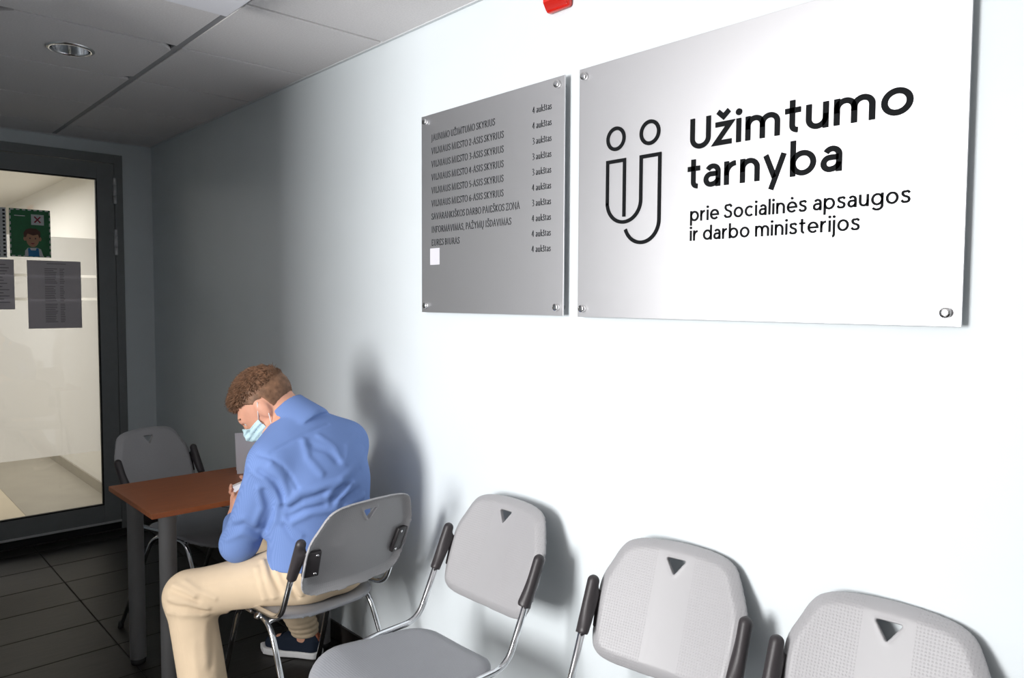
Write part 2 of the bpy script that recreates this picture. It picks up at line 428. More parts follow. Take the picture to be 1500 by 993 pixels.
# floor: dark tiles 0.6 x 0.31 with recessed joints
fl = tag(boxes('floor', [(-4.2, 0, -2.6, YE+0.14, -0.12, -0.004)], 'grout'), kind='structure')
TX0, TY0, TW, TD = -0.712, 4.65, 0.60, 0.312
tm = None
for i in range(-6, 2):
    for j in range(-23, 3):
        x0, y0 = TX0 + i*TW, TY0 + (j-1)*TD
        x1, y1 = min(x0+TW, 0), min(y0+TD, YE+0.1)
        x0 = max(x0, -4.05); y0 = max(y0, -2.46)
        if x1-x0 < 0.02 or y1-y0 < 0.02: continue
        full = abs(x1-x0-TW) < 1e-6 and abs(y1-y0-TD) < 1e-6
        if full and tm:
            o = link('floor_tile', tm, None, fl)
        else:
            bm = bmesh.new(); g = 0.0022
            hx, hy = (x1-x0)/2-g, (y1-y0)/2-g
            vs = [bm.verts.new(p) for p in ((-hx,-hy,-0.008),(hx,-hy,-0.008),(hx,hy,-0.008),(-hx,hy,-0.008),(-hx,-hy,-0.0012),(hx,-hy,-0.0012),(hx,hy,-0.0012),(-hx,hy,-0.0012),(-hx+.002,-hy+.002,0),(hx-.002,-hy+.002,0),(hx-.002,hy-.002,0),(-hx+.002,hy-.002,0))]
            for q in ((0,1,5,4),(1,2,6,5),(2,3,7,6),(3,0,4,7),(4,5,9,8),(5,6,10,9),(6,7,11,10),(7,4,8,11),(8,9,10,11)): bm.faces.new([vs[k] for k in q])
            me = bpy.data.meshes.new('floor_tile'); bm.to_mesh(me); bm.free()
            o = link('floor_tile', me, 'floor', fl)
            if full: tm = me
        o.location = ((x0+x1)/2, (y0+y1)/2, 0)
# dark skirting
sk = tag(boxes('baseboard_right', [(-0.010, 0, -2.45, YE, 0, 0.075)], 'skirt', bev=0.002), kind='structure')
tag(boxes('baseboard_end', [(-0.176, -0.010, YE-0.010, YE, 0, 0.075)], 'skirt', bev=0.002), kind='structure')

# ceiling: tiles in a grid
ce = tag(boxes('ceiling', [(-4.2, 0, -2.6, YE+0.14, 2.56, 2.7)], 'wall_white'), kind='structure')
CXs = [-0.012, -0.535, -0.559-0.577, -0.559-0.6-0.577]
xl = [(-0.535, -0.012), (-1.136, -0.560), (-1.728, -1.146)]
for k in range(4): xl.append((-2.32-0.592*k, -1.738-0.592*k))
P0, PP = 2.430, 0.589
ctm = {}
for a, (x0, x1) in enumerate(xl):
    for j in range(-8, 5):
        y0, y1 = P0 + j*PP + 0.008, min(P0 + (j+1)*PP - 0.008, YE-0.003)
        if x0 < -4.05: x0 = -4.05
        y0 = max(y0, -2.45)
        if y1-y0 < 0.03 or (x1 < -1.53 and y0 > 2.99): continue
        x0c = max(x0, -1.52) if y0 > 2.99 else x0
        if x1 - x0c < 0.02: continue
        cx, cy = (x0c+x1)/2, (y0+y1)/2; hx, hy = (x1-x0c)/2, (y1-y0)/2
        hole = (x0c < -0.85 < x1 and y0 < 3.33 < y1)
        key = (round(hx, 3), round(hy, 3))
        if not hole and key in ctm: o = link('ceiling_tile', ctm[key], None, ce)
        else:
            bm = bmesh.new()
            if not hole:
                box_bm(bm, -hx, hx, -hy, hy, 0, 0.014, bev=0.0015)
            else:
                hxo, hyo, n = -0.85-cx, 3.33-cy, 32; ring = []; outr = []
                for k in range(n):
                    t = 2*math.pi*(k+0.5)/n; c_, s_ = math.cos(t), math.sin(t)
                    ring.append((hxo+0.07*c_, hyo+0.07*s_)); m_ = max(abs(c_)/1, abs(s_)/1); outr.append((c_/m_*hx, s_/m_*hy))
                vr = [bm.verts.new((*p, 0)) for p in ring]; vo = [bm.verts.new((*p, 0)) for p in outr]
                vr2 = [bm.verts.new((*p, 0.014)) for p in ring]; vo2 = [bm.verts.new((*p, 0.014)) for p in outr]
                for k in range(n):
                    l = (k+1) % n
                    bm.faces.new((vr[k], vo[k], vo[l], vr[l])[::-1]); bm.faces.new((vr[k], vr[l], vr2[l], vr2[k])[::-1]); bm.faces.new((vo[k], vo2[k], vo2[l], vo[l])[::-1]); bm.faces.new((vr2[k], vr2[l], vo2[l], vo2[k])[::-1])
            me = bpy.data.meshes.new('ceiling_tile'); bm.to_mesh(me); bm.free()
            o = link('ceiling_tile', me, 'ceil', ce)
            if not hole: ctm[key] = me
        o.location = (cx, cy, CZ)
bars = []
for x in (-0.5475, -1.141, -1.733, -2.325, -2.917, -3.509):
    bars.append((x-0.0145, x+0.0145, -2.45, 2.99 if x < -1.6 else YE-0.002, CZ+0.004, CZ+0.022))
boxes('ceiling_runner', bars, 'runner', ce)
bars = []
for j in range(-8, 5):
    y = P0 + j*PP; bars.append((-4.04 if y < 2.95 else -1.52, -0.001, y-0.010, y+0.010, CZ+0.0100, CZ+0.0235))
boxes('ceiling_crossbar', bars, 'grid', ce)
tag(boxes('trim_1', [(-0.013, 0, -2.45, YE, CZ-0.004, CZ+0.016)], 'ceil_trim', bev=0.001), kind='structure')
tag(boxes('trim_2', [(-1.52, 0, YE-0.013, YE, CZ-0.004, CZ+0.016)], 'ceil_trim', bev=0.001), kind='structure')

# rooms behind the glass door
tag(boxes('floor_beyond', [(-2.6, -0.02, YE+0.14, 11.2, -0.12, 0.0)], 'floor_light'), kind='structure')
tag(boxes('trim_floor_beyond', [(-0.62, -0.021, YE+0.15, 11.1, 0.0, 0.004)], 'floor_light2'), kind='structure')
tag(boxes('wall_beyond', [(-2.6, 0, 11.0, 11.15, 0, 2.7)], 'wall_white'), kind='structure')
tag(boxes('wall_beyond_right', [(-0.075, -0.001, YE+0.145, 11.0, 0.0, 2.5)], 'wall_white'), kind='structure')
tag(boxes('wall_beyond_left', [(-2.75, -2.6, YE+0.14, 11.0, 0, 2.7)], 'wall_white'), kind='structure')
tag(boxes('wall_beyond_front', [(-2.6, -1.66, YE, YE+0.14, 0, 2.7)], 'wall_white'), kind='structure')
tag(boxes('ceiling_beyond', [(-2.6, 0, YE+0.14, 11.1, 2.45, 2.6)], 'wall_white'), kind='structure')
tag(boxes('baseboard_beyond', [(-0.088, -0.0755, YE+0.15, 11.0, 0.004, 0.085)], 'floor_light2', bev=0.003), kind='structure')
cl = empty('corridor_ceiling_lamp', (-1.0, 7.3, 2.37))
boxes('lamp_housing', [(-0.32, 0.32, -1.12, 1.12, 0.03, 0.08)], 'white_plastic', cl, bev=0.004)
boxes('diffuser', [(-0.30, 0.30, -1.10, 1.10, 0.018, 0.03)], 'diffuser', cl, bev=0.003)
tag(cl, 'long white ceiling lamp in the corridor behind the glass door', 'ceiling lamp')

# door
dr = tag(empty('door_1', (-0.726, YE, 0)), kind='structure')
FX0, FX1 = -1.30+0.726, -0.176+0.726
LX1 = -0.226+0.726; LX0 = -1.25+0.726
GX1 = -0.325+0.726; GX0 = -1.15+0.726; GZ0, GZ1 = 0.173, 2.202
boxes('door_frame', [(LX1+0.002, FX1, -0.012, 0.10, 0, 2.36), (FX0, LX0-0.002, -0.012, 0.10, 0, 2.36), (LX0-0.002, LX1+0.002, -0.012, 0.10, 2.306, 2.36)], 'alu_dark', dr, bev=0.002)
leaf = boxes('door_leaf', [(GX1, LX1-0.002, -0.020, 0.035, 0.066, 2.300), (LX0+0.002, GX0, -0.020, 0.035, 0.066, 2.300), (GX0, GX1, -0.020, 0.035, GZ1, 2.300), (GX0, GX1, -0.020, 0.035, 0.066, GZ0)], 'alu_dark', dr, bev=0.0015)
boxes('gasket', [(GX1-0.008, GX1, -0.021, 0.0, GZ0, GZ1), (GX0, GX0+0.008, -0.021, 0.0, GZ0, GZ1), (GX0+0.008, GX1-0.008, -0.021, 0.0, GZ1-0.008, GZ1), (GX0+0.008, GX1-0.008, -0.021, 0.0, GZ0, GZ0+0.008)], 'gasket', leaf)
boxes('glass_pane', [(GX0+0.001, GX1-0.001, -0.006, 0.006, GZ0+0.001, GZ1-0.001)], 'glass', dr)
def film(z0, z1): boxes('frosted_film', [(GX0+0.009, GX1-0.009, 0.0065, 0.0073, z0, z1)], 'film', dr)
film(0.516, 1.455); film(1.471, 1.594); film(1.610, 1.834)
boxes('kick_strip', [(LX0+0.002, LX1-0.002, -0.026, -0.0205, 0.052, 0.066)], 'steel', dr, bev=0.001)
boxes('gap_shade_strip', [(LX0, LX1, -0.004, 0.02, 0.003, 0.062)], 'gasket', dr)  # black strip stands in for the shade below the door leaf
boxes('threshold', [(FX0, FX1, -0.02, 0.12, 0, 0.004)], 'skirt', dr)
for z0 in (2.056, 1.738):
    h_ = lathe('hinge', [(0.0095, 0), (0.011, 0.004), (0.011, 0.045), (0.009, 0.0455), (0.009, 0.047), (0.011, 0.0475), (0.011, 0.113), (0.009, 0.1135), (0.009, 0.115), (0.011, 0.1155), (0.011, 0.155), (0.0095, 0.159)], (LX1, -0.027, z0), (0, 0, 1), 'steel', dr, 14)
lathe('handle_rose', [(0.025, 0), (0.025, 0.008)], (LX0+0.05, -0.020, 1.05), (0, -1, 0), 'steel', dr, 20)
tube('door_handle', [(LX0+0.05, -0.026, 1.05), (LX0+0.05, -0.07, 1.05), (LX0+0.18, -0.07, 1.05)], 0.009, 'steel', dr, rad=0.02)

# ================================================================== STROKE LETTERING
def arc(cx, cy, rx, ry, a0, a1, n=14):
    return [(cx+rx*math.cos(R(a0+(a1-a0)*k/n)), cy+ry*math.sin(R(a0+(a1-a0)*k/n))) for k in range(n+1)]
def spline(pts, n=5):
    P = [pts[0]] + list(pts) + [pts[-1]]; out = []
    for i in range(1, len(P)-2):
        for k in range(n):
            t = k/n; c = []
            for d in (0, 1):
                a, b, c_, e = P[i-1][d], P[i][d], P[i+1][d], P[i+2][d]
                c.append(0.5*(2*b+(c_-a)*t+(2*a-5*b+4*c_-e)*t*t+(-a+3*b-3*c_+e)*t**3))
            out.append(tuple(c))
    out.append(pts[-1]); return out
def sans(ch, w):
    """strokes (list of point lists, closed flag by equal ends) and advance width; x-height 1"""
    h = w/2; T = 1-h; dot = lambda x, y: ('dot', x, y, w*0.66)
    O = lambda cx: arc(cx, .5, .5-h, .5-h, 0, 360, 32)
    if ch == ' ': return [], .42
    if ch == 'o': return [O(.5)], 1.0
    if ch == 'c': return [arc(.5, .5, .5-h, .5-h, 48, 312, 26)], .88
    if ch in 'eė':
        s = [[(h, .49), (1-h, .49)] + arc(.5, .5, .5-h, .5-h, 0, 318, 28)[1:]]
        return (s + [dot(.5, 1.27)] if ch == 'ė' else s), .97
    if ch == 'n': return [[(h, 0), (h, 1)], [(h, .45)] + arc(.42, .58, .42-h, .42-h, 180, 0) + [(.84-h, 0)]], .84
    if ch == 'm': return [[(h, 0), (h, 1)], [(h, .45)] + arc(.40, .60, .40-h, .40-h, 180, 0) + [(.80-h, 0)], [(.80-h, .45)] + arc(1.2-w, .60, .40-h, .40-h, 180, 0) + [(1.6-w-h, 0)]], 1.6-w
    if ch == 'u': return [[(.82-h, 1), (.82-h, 0)], [(h, 1)] + arc(.41, .41, .41-h, .41-h, 180, 360) + [(.82-h, .55)]], .82
    if ch == 't': return [[(.29, 1.3), (.29, .30)] + arc(.29+.2, .30, .2, .30-h, 180, 272, 10), [(.02, T), (.60, T)]], .62
    if ch == 'i': return [[(h, 0), (h, 1)], dot(h, 1.27)], w
    if ch == 'j': return [[(h, 1), (h, -.2)] + arc(h-.17, -.2, .17, .20, 0, -80, 8), dot(h, 1.27)], w
    if ch == 'l': return [[(h, 0), (h, 1.42)]], w
    if ch in 'ž': return [[(.04, T), (.68, T), (.07, h), (.74, h)], [(.14, 1.44), (.38, 1.20), (.62, 1.44)]], .76
    if ch == 'U': return [[(h, 1.36), (h, .46)] + arc(.47, .46, .47-h, .46-h, 180, 360) + [(.94-h, 1.36)]], .94
    if ch == 'a': return [[(.78-h, 0), (.78-h, .62)] + arc(.42, .64, .36-h, .36-h, 0, 152, 14), [(.78-h, .56), (.36, .56)] + arc(.34, (.56+h)/2, .34-h, (.56-h)/2, 90, 270, 12) + spline([(.36, h), (.52, .14), (.64, .24), (.78-h, .36)], 3)], .78
    if ch == 'r': return [[(h, 0), (h, 1)], [(h, .40)] + arc(.52, .48, .52-h, .52-h, 180, 92, 10)], .54
    if ch == 'y': return [[(.08, 1), (.45, .06)], [(.82, 1), (.31, -.42)]], .90
    if ch == 'b': return [[(h, 0), (h, 1.42)], O(.5)], 1.0
    if ch == 'p': return [[(h, 1), (h, -.42)], O(.5)], 1.0
    if ch == 'd': return [[(1-h, 0), (1-h, 1.42)], O(.5)], 1.0
    if ch == 'g': return [O(.5), [(1-h, 1), (1-h, -.02)] + arc(.5, -.02, .5-h, .40-h, 0, -150, 16)], 1.0
    if ch in 'sS':
        p = spline([(.66, .78), (.54, .92), (.37, T), (.16, .88), (.12, .72), (.24, .58), (.42, .51), (.58, .42), (.63, .26), (.54, .12), (.35, h), (.17, .11), (.04, .25)], 4)
        if ch == 's': return [p], .70
        return [[(x*1.22, y*1.36) for x, y in p]], .86
    return [], .5
def serif(ch, w):
    """old-style condensed roman: strokes, cap height 1; third item marks serif feet"""
    S = []; F = []          # strokes, serif centres
    O = lambda x, rx=.30: arc(x, .5, rx, .49, 0, 360, 24)
    st = lambda x, a=0, b=1: (S.append([(x, a), (x, b)]), F.extend([(x, a), (x, b)]))
    A = .6
    if ch == ' ': return [], [], .24
    if ch == 'I': st(.14); A = .30
    elif ch == 'J': S += [[(.16, 1), (.16, .05)] + spline([(.16, .05), (.12, -.15), (-.04, -.22)], 3)]; F = [(.16, 1)]; A = .32
    elif ch == 'A': S += [[(.06, 0), (.31, 1), (.56, 0)], [(.16, .38), (.47, .38)]]; F = [(.06, 0), (.56, 0)]; A = .62
    elif ch in 'UŲ':
        S += [[(.12, 1), (.12, .3)] + arc(.34, .28, .22, .27, 180, 360, 12) + [(.56, 1)]]; F = [(.12, 1), (.56, 1)]; A = .68
        if ch == 'Ų': S += [spline([(.42, 0), (.34, -.14), (.40, -.24), (.50, -.22)], 3)]
    elif ch == 'N': S += [[(.10, 0), (.10, 1), (.60, 0), (.60, 1)]]; F = [(.1, 0), (.1, 1), (.6, 1)]; A = .70
    elif ch == 'M': S += [[(.08, 0), (.14, 1), (.40, .05), (.66, 1), (.72, 0)]]; F = [(.08, 0), (.72, 0), (.14, 1), (.66, 1)]; A = .80
    elif ch == 'O': S += [O(.35)]; A = .70
    elif ch in 'ZŽ':
        S += [[(.08, .78), (.09, .97), (.50, .97), (.06, .03), (.50, .03), (.53, .22)]]; A = .58
        if ch == 'Ž': S += [[(.16, 1.26), (.29, 1.10), (.42, 1.26)]]
    elif ch == 'T': S += [[(.28, 0), (.28, 1)], [(.03, .80), (.04, .97), (.52, .97), (.53, .80)]]; F = [(.28, 0)]; A = .57
    elif ch in 'SŠ':
        S += [spline([(.40, .78), (.36, .93), (.24, .98), (.10, .88), (.09, .70), (.22, .55), (.36, .42), (.40, .22), (.30, .05), (.18, .02), (.07, .10), (.05, .25)], 4)]; A = .46
        if ch == 'Š': S += [[(.12, 1.26), (.24, 1.10), (.36, 1.26)]]
    elif ch == 'K': st(.13); S += [[(.52, 1), (.16, .52), (.56, 0)]]; F += [(.52, 1), (.56, 0)]; A = .60
    elif ch == 'Y': S += [[(.05, 1), (.29, .48), (.53, 1)], [(.29, .48), (.29, 0)]]; F = [(.05, 1), (.53, 1), (.29, 0)]; A = .57
    elif ch == 'R': st(.13); S += [[(.13, .97), (.26, .97)] + arc(.26, .74, .20, .23, 90, -90, 10) + [(.13, .51)], [(.26, .50), (.56, 0)]]; F += [(.56, 0)]; A = .58
    elif ch == 'P': st(.13); S += [[(.13, .97), (.26, .97)] + arc(.26, .72, .20, .25, 90, -90, 10) + [(.13, .47)]]; A = .51
    elif ch == 'B': st(.13); S += [[(.13, .97), (.24, .97)] + arc(.24, .75, .18, .22, 90, -90, 10) + [(.13, .53)], [(.24, .53)] + arc(.24, .28, .22, .25, 90, -90, 10) + [(.13, .03)]]; A = .53
    elif ch == 'D': st(.13); S += [[(.13, .97), (.24, .97)] + arc(.26, .5, .34, .47, 90, -90, 16) + [(.13, .03)]]; A = .68
    elif ch == 'V': S += [[(.05, 1), (.30, .02), (.55, 1)]]; F = [(.05, 1), (.55, 1)]; A = .60
    elif ch == 'L': st(.13); S += [[(.13, .03), (.44, .03), (.47, .24)]]; A = .49
    elif ch == 'E': st(.13); S += [[(.13, .97), (.42, .97), (.43, .80)], [(.13, .52), (.36, .52)], [(.13, .03), (.44, .03), (.47, .22)]]; A = .52
    elif ch == 'F': st(.13); S += [[(.13, .97), (.42, .97), (.43, .80)], [(.13, .50), (.36, .50)]]; A = .48
    elif ch == '-': S += [[(.04, .34), (.26, .34)], [(.04, .30), (.26, .30)]]; A = .30
    elif ch == ',': S += [[(.10, .08), (.10, .0), (.04, -.14)]]; A = .20
    elif ch == '2': S += [spline([(.06, .72), (.12, .92), (.24, .97), (.38, .86), (.36, .62), (.06, .05)], 4), [(.04, .05), (.44, .05)], [(.04, .08), (.44, .08)]]; A = .48
    elif ch == '3': S += [spline([(.07, .86), (.18, .97), (.34, .90), (.35, .68), (.16, .53)], 4), spline([(.16, .53), (.37, .42), (.39, .16), (.24, .02), (.06, .07)], 4)]; A = .46
    elif ch == '4': S += [[(.32, 0), (.32, .97)], [(.32, .97), (.03, .28)], [(.03, .28), (.46, .28)]]; A = .50
    elif ch == '5': S += [[(.38, .95), (.13, .95)], [(.13, .95), (.10, .55)] + spline([(.10, .55), (.28, .56), (.39, .38), (.36, .14), (.2, .02), (.06, .07)], 4)[1:]]; A = .46
    elif ch == '6': S += [spline([(.38, .92), (.18, .72), (.08, .36)], 4)[:-1] + arc(.25, .26, .17, .25, 160, 520, 20)]; A = .48
    elif ch == 'a': S += [[(.34, .02), (.34, .42)] + arc(.21, .44, .13, .20, 0, 150, 10), spline([(.34, .38), (.14, .28), (.08, .14), (.16, .02), (.34, .14)], 4)]; F = [(.38, .02)]; A = .42
    elif ch == 'u': S += [[(.09, .64), (.09, .2)] + arc(.20, .18, .11, .16, 180, 340, 8), [(.36, .64), (.36, .0)]]; F = [(.06, .63), (.33, .63), (.40, .01)]; A = .46
    elif ch == 'k': S += [[(.10, 0), (.10, 1.05)], [(.38, .63), (.12, .34), (.42, 0)]]; F = [(.1, 0), (.42, 0), (.36, .63)]; A = .45
    elif ch in 'sš':
        S += [spline([(.27, .50), (.22, .62), (.12, .62), (.06, .50), (.14, .36), (.26, .26), (.28, .10), (.18, .01), (.05, .05), (.04, .16)], 3)]; A = .33
        if ch == 'š': S += [[(.06, .92), (.16, .76), (.26, .92)]]
    elif ch == 't': S += [[(.13, .82), (.13, .14)] + spline([(.13, .14), (.17, .03), (.28, .05)], 3), [(.02, .61), (.27, .61)]]; A = .29
    return S, F, A
def ribbon(bm, pts, hw, place, depth):
    """flat stroke with butt ends and mitred corners; hw(tx,ty) gives the half width; place(u,v,d)->3D"""
    P = [pts[0]]
    for p in pts[1:]:
        if math.hypot(p[0]-P[-1][0], p[1]-P[-1][1]) > 1e-5: P.append(p)
    n = len(P); closed = math.hypot(P[0][0]-P[-1][0], P[0][1]-P[-1][1]) < 1e-4 and n > 3
    if closed: P = P[:-1]; n -= 1
    L, Rr = [], []
    for i in range(n):
        a = P[i-1] if (i > 0 or closed) else None; b = P[i]; c = P[(i+1) % n] if (i < n-1 or closed) else None
        def tn(p, q): d = math.hypot(q[0]-p[0], q[1]-p[1]); return ((q[0]-p[0])/d, (q[1]-p[1])/d)
        t1 = tn(a, b) if a else tn(b, c); t2 = tn(b, c) if c else t1
        m = (-(t1[1]+t2[1]), t1[0]+t2[0]); d = math.hypot(*m)
        if d < 0.25: m = (-t1[1], t1[0]); k = 1
        else: m = (m[0]/d, m[1]/d); k = min(1/max(0.3, m[0]*-t1[1]+m[1]*t1[0]), 2.6)
        h_ = 0.5*(hw(*t1)+hw(*t2))*k
        L.append((b[0]+m[0]*h_, b[1]+m[1]*h_)); Rr.append((b[0]-m[0]*h_, b[1]-m[1]*h_))
    vf = [[bm.verts.new(place(*p, depth)) for p in s] for s in (L, Rr)]
    vb = [[bm.verts.new(place(*p, 0)) for p in s] for s in (L, Rr)]
    for i in range(n if closed else n-1):
        j = (i+1) % n
        for q in ((vf[0][i], vf[1][i], vf[1][j], vf[0][j]), (vf[0][i], vf[0][j], vb[0][j], vb[0][i]), (vf[1][j], vf[1][i], vb[1][i], vb[1][j])): bm.faces.new(q)
    if not closed:
        bm.faces.new((vf[0][0], vb[0][0], vb[1][0], vf[1][0])); bm.faces.new((vf[0][-1], vf[1][-1], vb[1][-1], vb[0][-1]))
def text_mesh(name, txt, kind, w, unit, width, place, depth, gap=0.17):
    """unit = metres per glyph unit vertically; width = wanted length of the line"""
    glyphs = []; x = 0
    for ch in txt:
        if kind == 'sans': S, A = sans(ch, w); F = []
        else: S, F, A = serif(ch, w)
        glyphs.append((x, S, F)); x += A + (gap if ch != ' ' else 0)
    x -= gap; sx = width/x; bm = bmesh.new()
    pl = lambda u, v, d: place(u, v, d)
    if kind == 'sans': hw = lambda tx, ty: w/2*unit
    else: hw = lambda tx, ty: (0.036 + 0.036*abs(ty)**1.5)*unit
    for x0, S, F in glyphs:
        for s in S:
            if s[0] == 'dot':
                _, dx, dy, r = s; c_ = [((x0+dx)*sx+r*unit*math.cos(2*math.pi*k/18), dy*unit+r*unit*math.sin(2*math.pi*k/18)) for k in range(18)]
                vf = [bm.verts.new(pl(*p, depth)) for p in c_]; vb = [bm.verts.new(pl(*p, 0)) for p in c_]
                bm.faces.new(vf)
                for k in range(18): bm.faces.new((vf[k], vf[(k+1) % 18], vb[(k+1) % 18], vb[k]))
            else: ribbon(bm, [((x0+px)*sx, py*unit) for px, py in s], hw, pl, depth)
        for fx, fy in F:
            ribbon(bm, [((x0+fx-.065)*sx, fy*unit), ((x0+fx+.065)*sx, fy*unit)], lambda tx, ty: .022*unit, pl, depth)
    bmesh.ops.recalc_face_normals(bm, faces=bm.faces)
    me = bpy.data.meshes.new(name); bm.to_mesh(me); bm.free(); return me

# ------------------------------------------------------------------ signs (plate local: u along -y, v up; origin at lower corner nearest the door)
def sign(name, y_left, y_right, z0, z1, label):
    t = empty(name, (0, y_left, z0)); tag(t, label, 'sign')
    W, H = y_left-y_right, z1-z0
    boxes('sign_plate', [(-0.025, -0.021, -W, 0, 0, H)], 'plate', t, bev=0.0006)
    return t, W, H
def standoff(t, u, v):
    o = lathe('standoff', [(0.0085, 0), (0.0085, 0.0208)], (0, -u, v), (-1, 0, 0), 'bolt', t, 18)
    lathe('standoff_cap', [(0.0095, 0.0252), (0.0105, 0.0262), (0.0105, 0.0345), (0.0095, 0.036), (0.004, 0.0362)], (0, -u, v), (-1, 0, 0), 'bolt', o, 18)
FX = -0.02502
info, IW, IH = sign('directory_sign', 2.162, 1.474, 1.425, 2.110, 'small brushed aluminium directory sign listing departments and floors')
for u, v in ((2.162-2.135, 2.088-1.425), (2.162-1.500, 2.088-1.425), (2.162-1.498, 1.449-1.425), (2.162-2.135, 1.449-1.425)): standoff(info, u, v)
rows = [('JAUNIMO UŽIMTUMO SKYRIUS', .331, '4'), ('VILNIAUS MIESTO 2-ASIS SKYRIUS', .372, '4'), ('VILNIAUS MIESTO 3-ASIS SKYRIUS', .372, '3'), ('VILNIAUS MIESTO 4-ASIS SKYRIUS', .372, '3'), ('VILNIAUS MIESTO 5-ASIS SKYRIUS', .372, '3'), ('VILNIAUS MIESTO 6-ASIS SKYRIUS', .372, '4'), ('SAVARANKIŠKOS DARBO PAIEŠKOS ZONA', .446, '3'), ('INFORMAVIMAS, PAŽYMŲ IŠDAVIMAS', .408, '4'), ('EURES BIURAS', .155, '4'), (None, 0, '4')]
for i, (tx, wd, fl_) in enumerate(rows):
    if tx:
        zb = 2.018 - 1.425 - i*0.0451; u0 = 2.162-2.104
        link('department_line', text_mesh('department_line', tx, 'serif', .1, .0215, wd, lambda u, v, d, u0=u0, zb=zb: (FX-d, -(u0+u), zb+v), 0.0003, .075), 'print', info)
    zb = 2.0235 - 1.425 - i*0.0456; u0 = 2.162-1.605
    link('floor_line', text_mesh('floor_line', fl_+' aukštas', 'serif', .1, .0195, .079, lambda u, v, d, u0=u0, zb=zb: (FX-d, -(u0+u), zb+v), 0.0003, .075), 'print', info)
o = boxes('paper_patch', [(FX-0.0006, FX, -(2.162-2.058), -(2.162-2.112), 1.591-1.425, 1.648-1.425)], 'paper', info); o['label'] = 'small white patch covering the last line'
o = boxes('tape_strip', [(FX-0.0003, FX-0.00005, -(2.162-2.005), -(2.162-2.0585), 1.592-1.425, 1.645-1.425)], 'plate', info)

big, BW, BH = sign('agency_sign', 1.4185, 0.4485, 1.423, 2.111, 'large brushed aluminium sign with black logo and big lettering')
for u, v in ((0.021, 0.023), (0.021, BH-0.023), (BW-0.026, 0.026), (BW-0.026, BH-0.023)): standoff(big, u, v)
def bt(name, txt, y0, zb, w, unit, width, dep, gap=.17):
    u0 = 1.4185-y0
    link(name, text_mesh(name, txt, 'sans', w, unit, width, lambda u, v, d: (FX-d, -(u0+u), zb-1.423+v), dep, gap), 'black', big)
bt('title_line', 'Užimtumo', 1.053, 1.8375, .215, .0545, .508, .003)
bt('title_line', 'tarnyba', 1.059, 1.7425, .215, .0545, .378, .003)
bt('subtitle_line', 'prie Socialinės apsaugos', 1.049, 1.6640, .185, .0250, .503, .002, .21)
bt('subtitle_line', 'ir darbo ministerijos', 1.049, 1.6165, .185, .0250, .407, .002, .21)
bm = bmesh.new(); lp = lambda u, v, d: (FX-d, -(1.4185-u), v-1.423); hwl = lambda a, b: 0.0047
ua, va = 1.255, 1.726
path = [(1.255, 1.692), (1.255, 1.841), (1.3125, 1.841), (1.3125, va)] + arc(1.2565, 1.732, 0.056, 0.054, 0, -180, 24) + [(1.2005, 1.841), (1.142, 1.841), (1.142, 1.677)] + [(1.142+0, 1.677)] + arc(1.1975, 1.677, -0.0555, 0.056, 0, -160, 22)
ribbon(bm, path, hwl, lp, 0.003)
for cy_, cz_ in ((1.285, 1.9005), (1.174, 1.900)):
    ribbon(bm, arc(cy_, cz_, 0.0275, 0.0275, 0, 360, 32), hwl, lp, 0.003)
bmesh.ops.recalc_face_normals(bm, faces=bm.faces)
me = bpy.data.meshes.new('logo'); bm.to_mesh(me); bm.free(); link('logo', me, 'black', big)

# ------------------------------------------------------------------ red alarm on the wall above
al = empty('fire_alarm', (0, 1.513, 2.303)); tag(al, 'red plastic fire alarm box on the wall above the signs', 'alarm')
boxes('alarm_base', [(-0.022, 0, -0.045, 0.045, 0.0, 0.090)], 'red', al, bev=0.008, smooth=True)
vs = [(-0.022, -.041, .006), (-0.022, .041, .006), (-0.022, .041, .084), (-0.022, -.041, .084), (-0.046, -.026, .020), (-0.046, .030, .020), (-0.046, .030, .072), (-0.046, -.026, .072)]
pyd('alarm_lens', vs, [(4, 5, 6, 7), (0, 1, 5, 4), (1, 2, 6, 5), (2, 3, 7, 6), (3, 0, 4, 7)], 'red', al)
boxes('painted_glint', [(-0.0468, -0.0461, -0.004, 0.004, 0.024, 0.068)], 'white_plastic', al)  # white strip imitates the glint on the alarm face

# ------------------------------------------------------------------ ceiling lamp and downlight
lm = empty('ceiling_lamp', (-0.862, 2.13, CZ)); tag(lm, 'white square surface-mounted lamp box on the ceiling, switched off', 'ceiling lamp')
boxes('lamp_housing', [(-0.255, 0.255, -0.285, 0.285, -0.040, 0.0)], 'white_plastic', lm, bev=0.004)
boxes('diffuser', [(-0.255, 0.257, -0.285, 0.292, -0.062, -0.0405)], 'diffuser', lm, bev=0.005, smooth=False)
dl = empty('downlight', (-0.85, 3.33, CZ)); tag(dl, 'round recessed downlight with bright metal reflector in the ceiling', 'downlight')
lathe('trim_ring', [(0.068, 0.0005), (0.084, -0.0005), (0.084, -0.004), (0.072, -0.008), (0.066, -0.003)], (0, 0, 0), (0, 0, 1), 'bolt', dl, 32)
def open_lathe(name, prof, m, parent, n=32):
    vs = [(r*math.cos(2*math.pi*k/n), r*math.sin(2*math.pi*k/n), h) for r, h in prof for k in range(n)]
    fs = [(i*n+k, i*n+(k+1) % n, (i+1)*n+(k+1) % n, (i+1)*n+k) for i in range(len(prof)-1) for k in range(n)]
    return pyd(name, vs, fs, m, parent, True)
for o in list(dl.children): bpy.data.objects.remove(o)
open_lathe('trim_ring', [(0.066, 0.004), (0.066, -0.004), (0.072, -0.008), (0.084, -0.004), (0.084, -0.0003)], 'bolt', dl)
open_lathe('reflector', [(0.0655, -0.002), (0.063, 0.02), (0.052, 0.055), (0.035, 0.08), (0.001, 0.09)], 'chrome', dl)
